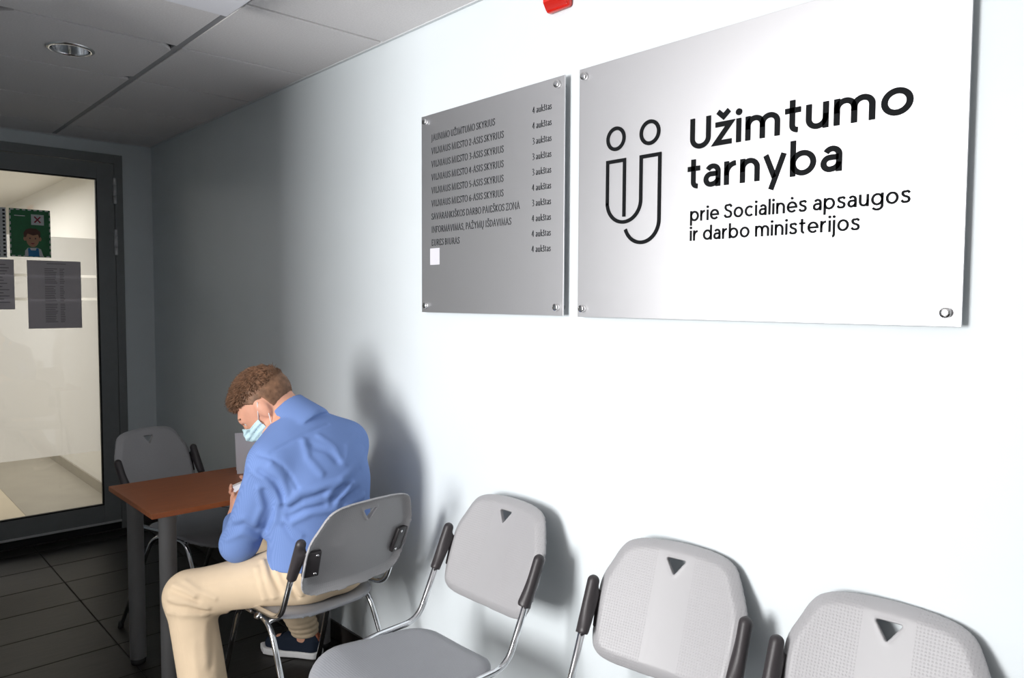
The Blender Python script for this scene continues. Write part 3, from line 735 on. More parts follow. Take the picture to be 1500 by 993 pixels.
lathe('bulb', [(0.012, 0.085), (0.016, 0.06), (0.022, 0.045), (0.018, 0.03), (0.006, 0.024)], (0, 0, 0), (0, 0, 1), 'diffuser', dl, 16)

# ------------------------------------------------------------------ papers on the glass door
GYF = YE - 0.0062
def sheet(name, x0, x1, z0, z1, m, label, cat):
    t = empty(name, (x0, GYF, z0)); tag(t, label, cat)
    boxes('sheet', [(0, x1-x0, -0.0008, 0, 0, z1-z0)], m, t)
    return t, x1-x0, z1-z0
def flat(name, t, pts, m, d=0.0010): 
    n = len(pts); vs = [(x, -d, z) for x, z in pts] + [(x, -0.0008, z) for x, z in pts]
    return pyd(name, vs, [tuple(range(n))] + [(i, (i+1) % n, n+(i+1) % n, n+i) for i in range(n)], m, t)
rect = lambda x0, x1, z0, z1: [(x0, z0), (x1, z0), (x1, z1), (x0, z1)]
def poster(x0, label, strip, fig=True):
    t, W, H = sheet('poster', x0, x0+0.205, 1.708, 1.985, 'p_green', label, 'poster')
    k = 0.205/200; kz = 0.277/235; pt = lambda x, y: (x*k, H-y*kz)
    oval = lambda cx, cy, rx, ry, a0=0, a1=360, n=20: [pt(cx+rx*math.cos(R(a0+(a1-a0)*i/n)), cy-ry*math.sin(R(a0+(a1-a0)*i/n))) for i in range(n if a1-a0 == 360 else n+1)]
    # light marks along the border
    marks = bmesh.new()
    def bar(x_0, x_1, y_0, y_1):
        p = [pt(x_0, y_1), pt(x_1, y_1), pt(x_1, y_0), pt(x_0, y_0)]
        marks.faces.new([marks.verts.new((a, -0.0011, b)) for a, b in p])
    for i in range(7): bar(6+28*i, 22+28*i, 2, 7); bar(8+28*i, 24+28*i, 228, 233)
    for i in range(8): bar(193, 198, 8+28*i, 24+28*i); bar(2, 7, 8+28*i, 24+28*i)
    me = bpy.data.meshes.new('border_marks'); marks.to_mesh(me); marks.free(); link('border_marks', me, 'p_white', t)
    if not fig: return t
    flat('shirt', t, [pt(70, 232), pt(72, 205), pt(85, 190), pt(130, 188), pt(150, 195), pt(162, 232)], 'p_white')
    flat('vest', t, [pt(88, 232), pt(86, 192), pt(96, 190), pt(100, 202), pt(124, 202), pt(128, 190), pt(138, 192), pt(142, 232)], 'p_blue', .0013)
    flat('ear', t, oval(73, 145, 8, 11), 'p_skin', .0010); flat('ear', t, oval(146, 145, 8, 11), 'p_skin', .0010)
    flat('face', t, oval(110, 145, 32, 41), 'p_skin', .0014)
    flat('hair', t, [pt(70, 140), pt(66, 118), pt(78, 100), pt(100, 93), pt(130, 95), pt(148, 108), pt(148, 134), pt(142, 140), pt(138, 122), pt(112, 128), pt(86, 120), pt(78, 136)], 'p_hair', .0018)
    for x in (97, 124): flat('eye', t, oval(x, 143, 3, 4), 'p_dark', .0019)
    flat('mouth', t, [pt(100, 166), pt(120, 166), pt(114, 171), pt(106, 171)], 'p_red', .0019)
    flat('card', t, [pt(105, 76), pt(168, 76), pt(168, 24), pt(105, 24)], 'p_white', .0012)
    for s in (1, -1):
        flat('cross_stroke', t, [pt(136-s*18, 36), pt(136-s*12, 33), pt(136+s*18, 62), pt(136+s*12, 66)], 'p_red', .0015 if s > 0 else .0016)
    flat('caption_bar', t, rect(*[pt(24, 0)[0], pt(76, 0)[0]], pt(0, 36)[1], pt(0, 32)[1]), 'p_white', .0012)
    return t
poster(-0.780, 'green poster with a cartoon child and a crossed card on the glass door', None)
poster(-1.06, 'second green poster with bordered edge beside the cartoon child poster', None, fig=False)
# narrow strips of ornament between the posters
ot, W, H = sheet('border_strip', -0.842, -0.795, 1.700, 1.985, 'p_white', 'narrow white strip with dark ornaments between the two green posters', 'paper strip')
for i in range(13):
    for x in (0.003, 0.030): flat('ornament', ot, rect(x, x+0.012, 0.010+i*0.0212, 0.022+i*0.0212), 'p_dark', .0011)
nt1, W, H = sheet('notice_paper', -0.700, -0.421, 1.288, 1.690, 'paper_grey', 'large grey notice sheet with a printed table on the glass door', 'notice')
rows_ = [(0.025+0.0105*i) for i in range(31)]
bm = bmesh.new()
def pbar(bm, x0, x1, z, hgt=0.0042): bm.faces.new([bm.verts.new((a, -0.0010, b)) for a, b in ((x0, z), (x1, z), (x1, z+hgt), (x0, z+hgt))])
random.seed(2)
pbar(bm, .10, .20, .382)
for i in range(31):
    z = 0.352 - i*0.0105
    if i in (9, 19): continue
    pbar(bm, .088, .088+random.uniform(.045, .066), z); pbar(bm, .166, .166+random.uniform(.018, .026), z)
me = bpy.data.meshes.new('print'); bm.to_mesh(me); bm.free(); link('print', me, 'ink', nt1)
nt2, W, H = sheet('notice_paper', -0.990, -0.764, 1.402, 1.690, 'paper_grey', 'smaller grey notice sheet with text lines below the second green poster', 'notice')
bm = bmesh.new()
for i in range(13): pbar(bm, .03, random.uniform(.16, .205), .255-i*.018, .005)
me = bpy.data.meshes.new('print'); bm.to_mesh(me); bm.free(); link('print', me, 'ink', nt2)

# ================================================================== TABLE
tb = empty('table', (-0.391, 2.980, 0)); tag(tb, 'small brown wood-effect table with round steel legs by the wall', 'table')
tx, ty = 0.384, 0.264
boxes('table_top', [(-tx, tx, -ty, ty, 0.701, 0.720)], 'table', tb, bev=0.0012)
for sx in (-1, 1):
    for sy in (-1, 1):
        x, y = sx*(tx-0.075), sy*(ty-0.075)
        lg = lathe('leg', [(0.0300, 0.0245), (0.0300, 0.698), (0.045, 0.6985), (0.045, 0.7005)], (x, y, 0), (0, 0, 1), 'steel', tb, 28)
        lathe('foot_cap', [(0.024, 0), (0.028, 0.004), (0.028, 0.0242)], (x, y, 0), (0, 0, 1), 'foot', lg, 20)
boxes('side_rail', [(-tx+0.08, tx-0.08, -0.012, 0.012, 0.672, 0.7005)], 'sleeve', tb)
# folded card standing on the table
cd = empty('standing_card', (-0.212, 3.070, 0.7203), R(-20)); tag(cd, 'white sheet of paper folded into a card standing on the table', 'card')
pyd('front_leaf', [(-.105, 0, 0), (.105, 0, 0), (.100, .035, .170), (-.110, .035, .170), (-.105, .0012, 0), (.105, .0012, 0), (.100, .0362, .170), (-.110, .0362, .170)], [(0, 1, 2, 3), (7, 6, 5, 4), (0, 4, 5, 1), (2, 6, 7, 3), (1, 5, 6, 2), (0, 3, 7, 4)], 'paper', cd)
pyd('back_leaf', [(-.105, .075, 0), (.105, .075, 0), (.100, .037, .170), (-.110, .037, .170), (-.105, .0762, 0), (.105, .0762, 0), (.100, .0382, .170), (-.110, .0382, .170)], [(0, 1, 2, 3), (7, 6, 5, 4), (0, 4, 5, 1), (2, 6, 7, 3), (1, 5, 6, 2), (0, 3, 7, 4)], 'paper', cd)

# ================================================================== CHAIRS (local: faces +Y)
TILT = R(22)
def make_chair():
    t = empty('stacking_chair', (0, 0, 0))
    # backrest shell in its own frame: x across, y up the panel, z towards the front
    half = spline([(0, .012), (.07, .012), (.128, .014), (.163, .024), (.177, .048), (.183, .10), (.185, .16), (.181, .200), (.166, .238), (.149, .276), (.133, .295), (.105, .307), (.06, .314), (0, .317)], 5)
    out = poly_sdf(half + [(-x_, y_) for x_, y_ in half[-2:0:-1]])
    tri = poly_sdf([(-.023, .283), (.023, .283), (0, .249)])
    def fb(p):
        x, y, z = p[:, 0], p[:, 1], p[:, 2]
        e = out(x, y) - 0.012
        rim = np.clip((e + 0.028)/0.026, 0, 1.2)
        mid = 0.50*x*x - 0.019*rim**1.4 + 0.05*(y-.16)**2
        shell = np.abs(z - mid) - 0.0034 - 0.0015*rim
        hole = tri(x, y) - 0.0045
        lip = np.maximum(np.abs(hole) - 0.0026, np.abs(z-mid+0.004) - 0.0085)
        d = np.maximum(np.maximum(shell, e), -hole)
        return np.minimum(d, lip)*0.85
    b = net_obj('backrest', fb, (-.205, -.01, -.035), (.205, .34, .055), 0.0033, 'back_plastic', t, relax=2)
    b.location = (0, -0.276, 0.562); b.rotation_euler = (R(90)+TILT, 0, 0)
    # rotation maps local y -> up/back and local z -> towards -y; flip so that local z faces the front
    b.rotation_euler = (R(90)+TILT, 0, R(0)); b.scale = (1, 1, -1)
    # seat shell
    half = spline([(0, -.166), (.06, -.166), (.115, -.160), (.146, -.130), (.160, -.06), (.178, .03), (.185, .09), (.176, .135), (.140, .170), (.08, .186), (0, .190)], 5)
    so = poly_sdf(half + [(-x_, y_) for x_, y_ in half[-2:0:-1]])
    def fs(p):
        x, y, z = p[:, 0], p[:, 1], p[:, 2]
        e = so(x, y) - 0.038
        rim = np.clip((e+0.04)/0.04, 0, 1.2)
        front = np.clip((y-0.09)/0.13, 0, 1.3)
        mid = 0.35*x*x*np.clip(1-front, 0, 1) + 0.10*np.clip(-y-0.05, 0, 1)**2*2 - 0.030*front**2 - 0.010*rim**2
        return np.maximum(np.abs(z-mid) - 0.0050 - 0.002*rim, e)*0.85
    s = net_obj('seat', fs, (-.235, -.215, -.07), (.235, .24, .035), 0.0045, 'seat_plastic', t, relax=2)
    s.location = (0, 0, 0.462)
    for sg in (-1, 1):
        X = 0.2025*sg
        tube('side_rail', [(X, -.305, .716), (X, -.196, .478), (X, -.02, .474), (X*.97, .06, .457), (X*.8, .11, .440)], .0095, 'chrome', t, rad=.05)
        fl_ = tube('leg', [(X*.90, -.02, .443), (X*.93, .085, .440), (X, .235, .012)], .0092, 'chrome', t, rad=.045)
        lathe('foot_cap', [(0.011, 0), (0.0125, 0.003), (0.0115, 0.03)], (X, .2375, 0.0), (0, -.12, 1), 'foot', fl_, 12)
        rl = tube('leg', [(X*.90, .02, .443), (X*.94, -.115, .440), (X*1.02, -.315, .012)], .0092, 'chrome', t, rad=.06)
        lathe('foot_cap', [(0.011, 0), (0.0125, 0.003), (0.0115, 0.03)], (X*1.02, -.318, 0.0), (0, .2, 1), 'foot', rl, 12)
        lathe('rail_clamp', [(0.010, 0), (0.014, 0.002), (0.014, 0.022), (0.010, 0.024)], (X*.90+sg*.001, -.05, .438), (sg, 0, .9), 'chrome', t, 12)
        # black plastic sleeve around the upright
        d = Vector((0, -.305+.196, .716-.478)).normalized(); a = Vector((X, -.262, .622)); e2 = a + d*.132
        cs = union([(cap(tuple(a), tuple(e2), .0155, .0160), 0), (cap(tuple(a + Vector((-sg*.010, .002, .012))), tuple(e2 + Vector((-sg*.006, -.004, -.03))), .0105, .0105), .012)])
        bott = a
        def fsl(p, cs=cs, a=a, d=d): return np.maximum(cs(p), -((p-np.array(a, np.float32))@np.array(d, np.float32)))
        net_obj('upright_sleeve', fsl, (X-.035, -.36, .60), (X+.035, -.22, .775), .0032, 'sleeve', t, relax=2)
        # bracket plate behind the backrest, with two screws
        bk = empty('bracket', (0, 0, 0)) if False else None
        q = Matrix.Rotation(TILT, 4, 'X')
        bm = bmesh.new(); box_bm(bm, -.026, .026, -.008, .006, -.046, .046, bev=.004)
        me = bpy.data.meshes.new('bracket'); bm.to_mesh(me); bm.free()
        bo = link('bracket', me, 'sleeve', t, True); bo.location = (sg*.168, -.318, .675); bo.rotation_euler = (TILT, 0, sg*R(14))
        for zz in (-.034, .034):
            lathe('screw', [(.0052, 0), (.0052, .002), (.003, .003)], (sg*-.012, -.0078, zz), (0, -1, 0), 'bolt', bo, 10)
    tube('cross_bar', [(-.183, .085, .440), (.183, .085, .440)], .008, 'chrome', t)
    tube('cross_bar', [(-.185, -.10, .438), (.185, -.10, .438)], .008, 'chrome', t)
    boxes('seat_mount', [(-.12, .12, -.115, .10, .4465, .4520)], 'sleeve', t, bev=.001)
    return t
chair = make_chair()
GRP = 'grey stacking chairs in the waiting corridor'
spots = [((-.400, 2.350), 5.0, 'grey stacking chair on which the man in the blue shirt sits'),
         ((-.462, 1.648), 90.5, 'empty grey stacking chair against the wall, right beside the seated man'),
         ((-.432, 0.996), 98.5, 'empty grey stacking chair under the logo end of the large sign'),
         ((-.425, 0.526), 94.0, 'empty grey stacking chair under the far lettering of the large sign'),
         ((-.350, 3.345), 201.0, 'grey stacking chair in shade between the table and the glass door')]
for i, ((x, y), a, lb) in enumerate(spots):
    o = chair if i == 0 else copy_tree(chair)
    o.location = (x, y, 0); o.rotation_euler.z = R(a); tag(o, lb, 'chair', GRP)

# ================================================================== THE MAN
BASE = (-0.40, 2.33, 0.0)
man = empty('person', BASE)
tag(man, 'seated person in blue shirt, beige trousers and face mask, bent over a phone', 'person')
A3 = lambda *v: np.array(v, np.float32)
LSH, LEL, LWR = (-.558, 2.238, .945), (-.612, 2.370, .668), (-.552, 2.545, .690)
RSH, REL, RWR = (-.262, 2.292, .965), (-.235, 2.500, .770), (-.400, 2.620, .740)
LHIP, LKN, LAN = (-.450, 2.255, .560), (-.752, 2.440, .512), (-.722, 2.360, .105)
RHIP, RKN, RAN = (-.305, 2.270, .560), (-.395, 2.640, .545), (-.172, 2.775, .115)
PEL = (-.38, 2.265, .572); C7 = (-.432, 2.315, 1.055)
# head frame
hd = Vector((-.75, .66, 0)).normalized(); HF = (hd*math.cos(R(46)) + Vector((0, 0, -math.sin(R(46))))).normalized()
HL = Vector((0, 0, 1)).cross(hd).normalized(); HU = HF.cross(HL).normalized()
HC = Vector((-.500, 2.392, 1.110)); HB = np.array([HF, HL, HU], np.float32)
def H3(f, l, u): return tuple(HC + HF*f + HL*l + HU*u)
def hell(f, l, u, rf, rl, ru): return ell(H3(f, l, u), (rf, rl, ru), HB)
head_core = [(hell(-.016, 0, .034, .096, .077, .088), 0), (hell(.028, 0, -.030, .068, .062, .080), .05), (hell(.052, 0, -.082, .038, .036, .028), .04)]
head_full = head_core + [(cap(H3(.090, 0, .012), H3(.112, 0, -.030), .009, .014), .02),
    (cap(H3(.082, .030, .022), H3(.082, -.030, .022), .012, .012), .025),
    (hell(.088, 0, -.056, .012, .024, .010), .012)] + [(hell(-.006, s*.078, -.006, .019, .009, .032), .012) for s in (-1, 1)]
eye_holes = [ell(H3(.090, s*.031, .004), (.012, .014, .008), HB) for s in (-1, 1)]
neck = (cap(H3(-.030, 0, -.060), C7, .056, .064), .03)
CREASES = [
    (-3.0, .005, [(-.587, 2.181, .993), (-.513, 2.183, 1.022), (-.458, 2.186, 1.039), (-.376, 2.206, 1.056)]),
    (-3.5, .006, [(-.618, 2.208, .987), (-.591, 2.173, .978), (-.564, 2.156, .956), (-.539, 2.148, .919), (-.521, 2.135, .877)]),
    (7, .011, [(-.547, 2.156, .836), (-.518, 2.132, .866), (-.462, 2.11, .875), (-.387, 2.104, .888)]),
    (-5, .01, [(-.543, 2.157, .81), (-.506, 2.127, .841), (-.449, 2.107, .856), (-.372, 2.104, .868)]),
    (6, .011, [(-.434, 2.104, .85), (-.387, 2.104, .888), (-.313, 2.132, .93), (-.255, 2.185, .958)]),
    (-5, .009, [(-.416, 2.104, .829), (-.363, 2.105, .87), (-.298, 2.13, .906)]),
    (6, .01, [(-.404, 2.104, .813), (-.372, 2.104, .843), (-.344, 2.108, .873)]),
    (6, .01, [(-.481, 2.173, 1.019), (-.481, 2.144, .967), (-.451, 2.116, .918)]),
    (-4, .01, [(-.465, 2.16, 1.005), (-.415, 2.137, .98), (-.392, 2.123, .95)]),
    (5, .009, [(-.427, 2.171, 1.027), (-.388, 2.143, .99), (-.373, 2.121, .941)]),
    (6, .009, [(-.371, 2.106, .799), (-.291, 2.129, .816)]),
    (-5, .008, [(-.388, 2.103, .824), (-.315, 2.117, .845)]),
    (5, .009, [(-.531, 2.153, .77), (-.487, 2.123, .796), (-.419, 2.106, .797), (-.353, 2.109, .791)]),
    (-5, .009, [(-.542, 2.161, .785), (-.505, 2.13, .809), (-.448, 2.109, .816)]),
    (5, .012, [(-.273, 2.198, 1.004), (-.336, 2.149, .982), (-.361, 2.122, .939)]),
    (6, .01, [(-.633, 2.215, .936), (-.609, 2.183, .917), (-.583, 2.178, .88), (-.564, 2.174, .835)]),
    (-6, .009, [(-.62, 2.189, .938), (-.587, 2.168, .909), (-.561, 2.164, .864), (-.554, 2.165, .821)]),
    (7, .009, [(-.594, 2.168, .959), (-.564, 2.156, .915), (-.548, 2.153, .864)]),
    (6, .01, [(-.618, 2.212, .879), (-.598, 2.226, .817), (-.606, 2.259, .762)]),
    (-5, .01, [(-.603, 2.198, .872), (-.576, 2.21, .802), (-.571, 2.255, .734)]),
    (6, .009, [(-.568, 2.181, .835), (-.564, 2.198, .774), (-.56, 2.281, .697)]),
    (5, .009, [(-.654, 2.313, .766), (-.635, 2.272, .779), (-.604, 2.262, .754)]),
    (-4, .008, [(-.659, 2.328, .736), (-.633, 2.278, .756), (-.6, 2.273, .729)]),
    (5, .009, [(-.666, 2.339, .699), (-.636, 2.29, .725), (-.586, 2.289, .7)]),
    (5, .008, [(-.546, 2.168, .777), (-.53, 2.156, .748), (-.508, 2.141, .726)]),
    (-5, .008, [(-.549, 2.176, .755), (-.534, 2.163, .719), (-.512, 2.148, .697)]),
]
TCREASES = [
    (5, .008, [(-.808, 2.415, .565), (-.789, 2.384, .557), (-.764, 2.358, .536)]),
    (-4, .007, [(-.816, 2.409, .551), (-.788, 2.372, .539), (-.755, 2.35, .518)]),
    (5, .008, [(-.823, 2.406, .529), (-.785, 2.366, .518), (-.73, 2.341, .492)]),
    (-4, .007, [(-.826, 2.407, .511), (-.781, 2.362, .5), (-.722, 2.345, .475)]),
    (5, .008, [(-.826, 2.416, .484), (-.786, 2.366, .479), (-.727, 2.348, .47)]),
    (4, .007, [(-.779, 2.397, .575), (-.753, 2.356, .549), (-.712, 2.322, .524)]),
    (-7, .008, [(-.562, 2.272, .63), (-.568, 2.221, .589), (-.55, 2.2, .535)]),
    (6, .008, [(-.573, 2.278, .625), (-.58, 2.232, .583), (-.564, 2.219, .52)]),
    (-5, .007, [(-.545, 2.249, .635), (-.549, 2.207, .601), (-.541, 2.186, .567)]),
    (5, .007, [(-.596, 2.272, .607), (-.597, 2.243, .566), (-.586, 2.24, .514)]),
    (6, .007, [(-.526, 2.176, .585), (-.499, 2.164, .525)]),
    (-6, .007, [(-.536, 2.182, .573), (-.506, 2.178, .51)]),
    (-2.5, .004, [(-.812, 2.389, .482), (-.805, 2.38, .409), (-.798, 2.362, .34), (-.796, 2.355, .293)]),
    (-2, .004, [(-.74, 2.357, .563), (-.679, 2.312, .572), (-.605, 2.254, .576)]),
    (2.2, .012, [(-.733, 2.351, .434), (-.744, 2.339, .38), (-.744, 2.327, .322)]),
    (-2, .012, [(-.707, 2.355, .412), (-.713, 2.341, .369), (-.728, 2.322, .3)]),
    (1.8, .012, [(-.771, 2.346, .386), (-.77, 2.336, .328), (-.768, 2.328, .287)]),
]
def creases(p, lst):
    out = np.zeros(len(p), np.float32)
    for amp, sg_, pts in lst:
        best = np.full(len(p), 1e9, np.float32)
        for a, b in zip(pts[:-1], pts[1:]):
            a = np.array(a, np.float32); ab = np.array(b, np.float32)-a
            t = np.clip(((p-a)@ab)/max(float(ab@ab), 1e-9), 0, 1)
            best = np.minimum(best, ((p-a-t[:, None]*ab)**2).sum(1))
        out += amp*.0014*np.exp(-best/(sg_*sg_))
    return out
# hand: palm plus five bent fingers
def hand(wr, fdir, pdir, tdir, L=1.0, curl=(38, 48, 40)):
    """fdir along the palm, pdir out of the palm (curl direction), tdir towards the thumb"""
    f, p, t = [Vector(v).normalized() for v in (fdir, pdir, tdir)]
    p = (p - f*p.dot(f)).normalized(); t = (t - f*t.dot(f) - p*t.dot(p)).normalized(); w0 = Vector(wr); S = []
    S.append((cap(tuple(w0), tuple(w0+f*.03), .024, .026), .02))
    for k in range(4):
        o = t*(.030 - .020*k)
        S.append((cap(tuple(w0+f*.025+o*.8), tuple(w0+f*.085+o), .0145, .0125), .012))
    for k, ln in enumerate((.070, .079, .073, .057)):
        o = w0 + f*.088 + t*(.030-.020*k); d = f.copy(); ax = f.cross(p)
        ang = 0; q = o
        for s, c, r_ in ((.45, curl[0], .0088), (.30, curl[1], .0082), (.25, curl[2], .0074)):
            ang += c; dd = f*math.cos(R(ang)) + p*math.sin(R(ang)); q2 = q + dd*(ln*s)
            S.append((cap(tuple(q), tuple(q2), r_, r_-.0006), .003)); q = q2
    q = w0 + f*.020 + t*.026
    for dv, ln, r_ in ((f*.55+t*.75+p*.25, .042, .0125), (f*.80+t*.20+p*.60, .032, .0100), (f*.80-t*.05+p*.75, .026, .0088)):
        q2 = q + dv.normalized()*ln; S.append((cap(tuple(q), tuple(q2), r_, r_-.0012), .006)); q = q2
    return S
LH = hand(LWR, (.25, .62, .42), (.85, -.35, .15), (-.25, -.45, .85), curl=(45, 40, 35))
RH = hand(RWR, (-.92, .10, .02), (-.10, -.55, .80), (-.1, .75, .6), curl=(20, 35, 30))
torso = [(ell(PEL, (.165, .115, .11)), 0), (ell((-.385, 2.245, .705), (.148, .105, .13)), .06), (ell((-.40, 2.250, .860), (.165, .115, .15)), .07),
         (ell((-.415, 2.282, .965), (.150, .095, .09)), .05), (cap(C7, LSH, .055, .058), .05), (cap(C7, RSH, .055, .058), .05)]
armsk = [(cap(LSH, LEL, .052, .042), .03), (cap(LEL, LWR, .042, .027), .02), (cap(RSH, REL, .052, .042), .03), (cap(REL, RWR, .042, .027), .02)]
legsk = [(cap(LHIP, LKN, .080, .056), .05), (cap(LKN, LAN, .054, .038), .03), (cap(RHIP, RKN, .080, .056), .05), (cap(RKN, RAN, .054, .038), .03)]
feet = [(cap((-.722, 2.360, .075), (-.829, 2.425, .045), .034, .026), .03), (cap((-.172, 2.775, .075), (-.250, 2.890, .045), .034, .026), .03)]
body_u = union([head_full[0]] + head_full[1:] + [neck] + [(torso[0][0], .02)] + torso[1:] + armsk + LH + RH + legsk + feet)
def body_f(p):
    d = body_u(p)
    for e_ in eye_holes: d = np.maximum(d, -e_(p) - 0.001)
    return d
net_obj('body', body_f, (-.93, 2.08, .005), (-.06, 2.98, 1.29), .0048, 'skin', man, BASE)
for s in (-1, 1):
    c_ = HC + HF*.078 + HL*(s*.031) + HU*.004
    ey = lathe('eye', [(.0005, -.0115), (.006, -.0098), (.0103, -.005), (.0115, 0), (.0103, .005), (.006, .0098), (.0005, .0115)], c_-Vector(BASE), HF, 'eye', man, 14)
    lathe('iris', [(.0052, .0098), (.003, .0112), (.0005, .0119)], c_-Vector(BASE), HF, 'iris', ey, 12)
    tube('eyebrow', [tuple(Vector(H3(.093, s*.014, .026))-Vector(BASE)), tuple(Vector(H3(.092, s*.032, .031))-Vector(BASE)), tuple(Vector(H3(.080, s*.050, .026))-Vector(BASE))], .0032, 'hair', man, 6)
# hair: short sides, longer ruffled top with a tuft over the forehead
hc_ = union(head_core[:2])
def hairline(f_, l_):
    front = .062 - .35*np.clip(np.abs(l_)-.035, 0, 1)                        # forehead, lower at the temples
    back = np.maximum(.050 - 1.15*(.030-f_), -.062)                            # falls behind the ear to the nape
    ear = np.where((f_ > -.032) & (f_ < .028) & (np.abs(l_) > .045), .022 - .5*np.clip(f_, 0, 1), -9)
    return np.maximum(np.where(f_ > .030, front, back), ear)
def hair_f(p):
    q = (p - np.array(HC, np.float32))@HB.T; f_, l_, u_ = q[:, 0], q[:, 1], q[:, 2]
    top = np.clip((u_-.045)/.05, 0, 1); n1 = vnoise(p*90) - .5
    d = hc_(p) - (.0022 + .0065*top) + n1*.005*(.3+top)
    return np.maximum(d, (hairline(f_, l_) - u_)*.75 + (vnoise(p*160)-.5)*.006)
hv, hq = nets(hair_f, (-.72, 2.22, 0.96), (-.36, 2.60, 1.32), .0036)
hv_l = (hv - np.array(HC))@HB.T.astype(float)
fn = np.cross(hv[hq[:, 2]]-hv[hq[:, 0]], hv[hq[:, 3]]-hv[hq[:, 1]]); hn = np.zeros_like(hv)
for i in range(4): np.add.at(hn, hq[:, i], fn)
hn /= np.maximum(np.linalg.norm(hn, axis=1), 1e-12)[:, None]
rs = np.random.RandomState(3)
cand = np.where(((hn*(hv-np.array(HC))).sum(1) > 0.02))[0]
pick = rs.choice(cand, 8000)
SV, SF = [tuple(v) for v in hv], [tuple(int(i) for i in q) for q in hq]
Fv, Lv, Uv = [np.array(x) for x in (HF, HL, HU)]
for i in pick:
    f_, l_, u_ = hv_l[i]; n_ = hn[i]; top = min(1, max(0, (u_-.040)/.045))
    ln = (.005 + .019*top*(0.6+.4*rs.rand()) + .013*top*max(0, min(1, (f_-.03)/.05)))
    comb = (Fv*.75 + Uv*.15 + Lv*(.16*rs.randn()))*top + (-Uv*.9 - Fv*.45)*(1-top)
    d_ = comb + n_*(.22 + .33*top) + rs.randn(3)*.14; d_ /= np.linalg.norm(d_)
    e_ = d_ - Uv*.25 + Fv*.15*top; e_ /= np.linalg.norm(e_)
    r_ = .0009 + .0007*rs.rand(); a_ = np.cross(d_, n_ + .01); a_ /= max(np.linalg.norm(a_), 1e-6); b_ = np.cross(d_, a_)
    p0 = hv[i] - n_*.003; p1 = p0 + d_*ln*.55; p2 = p1 + e_*ln*.45; k0 = len(SV)
    for pp, rr in ((p0, r_), (p1, r_*.8)):
        for c_, s_ in ((1, 0), (-.5, .866), (-.5, -.866)): SV.append(tuple(pp + (a_*c_ + b_*s_)*rr))
    SV.append(tuple(p2))
    for k in range(3):
        l_2 = (k+1) % 3; SF.append((k0+k, k0+l_2, k0+3+l_2, k0+3+k)); SF.append((k0+3+k, k0+3+l_2, k0+6))
SV = [(x-BASE[0], y-BASE[1], z-BASE[2]) for x, y, z in SV]
pyd('hair', SV, SF, 'hair', man, True)
# mask: shell over the lower face with pleats and ear loops
fc_ = union(head_full[:6])
def mask_f(p):
    q = (p - np.array(HC, np.float32))@HB.T; f_, l_, u_ = q[:, 0], q[:, 1], q[:, 2]
    off = fc_(p) - .0065 - .0015*np.sin(u_*340)
    d = np.abs(off) - .0018
    top = u_ - (-.018 + .02*np.clip((f_-.08)/.03, 0, 1)); bot = -.108 - u_; back = .030 + .0*u_ - f_
    return np.maximum(np.maximum(d, top), np.maximum(bot, back))
mk = net_obj('face_mask', mask_f, (-.78, 2.30, 0.93), (-.42, 2.62, 1.20), .0030, 'mask', man, BASE, relax=1)
for s in (-1, 1):
    for u0, ue in ((-.022, .020), (-.095, -.030)):
        tube('ear_loop', [tuple(Vector(H3(.034, s*.070 if u0 > -.05 else s*.062, u0))-Vector(BASE)), tuple(Vector(H3(.010, s*.083, (u0+ue)/2))-Vector(BASE)), tuple(Vector(H3(-.012, s*.086, ue))-Vector(BASE))], .0015, 'sole', mk, 6)
# shirt
def folds(p, direction, along, freq, warp):
    d = np.array(Vector(direction).normalized(), np.float32)
    n = vnoise(p*9 + 3.1)*2 - 1
    ph = (p@d)*freq + warp*n
    return np.sin(ph*2*math.pi)
shirt_t = [(ell((-.38, 2.262, .585), (.186, .132, .12)), 0), (ell((-.388, 2.240, .705), (.176, .128, .14)), .06), (ell((-.40, 2.238, .860), (.188, .136, .165)), .07),
           (ell((-.412, 2.275, .975), (.168, .110, .095)), .06), (cap((-.430, 2.300, 1.035), LSH, .062, .070), .06), (cap((-.430, 2.300, 1.035), RSH, .062, .070), .06)]
shirt_a = [(cap(LSH, LEL, .068, .058), .035), (cap(LEL, LWR, .058, .041), .025), (cap(RSH, REL, .071, .060), .035), (cap(REL, RWR, .060, .041), .025)]
sh_u = union(shirt_t + shirt_a)
lw, le = np.array(LWR, np.float32), np.array(LEL, np.float32); rw, re_ = np.array(RWR, np.float32), np.array(REL, np.float32)
ldir = (lw-le)/np.linalg.norm(lw-le); rdir = (rw-re_)/np.linalg.norm(rw-re_)
c7 = np.array(C7, np.float32); ndir = np.array((Vector(H3(-.03, 0, -.06))-Vector(C7)).normalized(), np.float32)
neck_cut = cap(tuple(c7 + ndir*.075), tuple(c7 + ndir*.20), .066, .068)
collar = cap(tuple(c7 - ndir*.035), tuple(c7 + ndir*.05), .098, .0745)
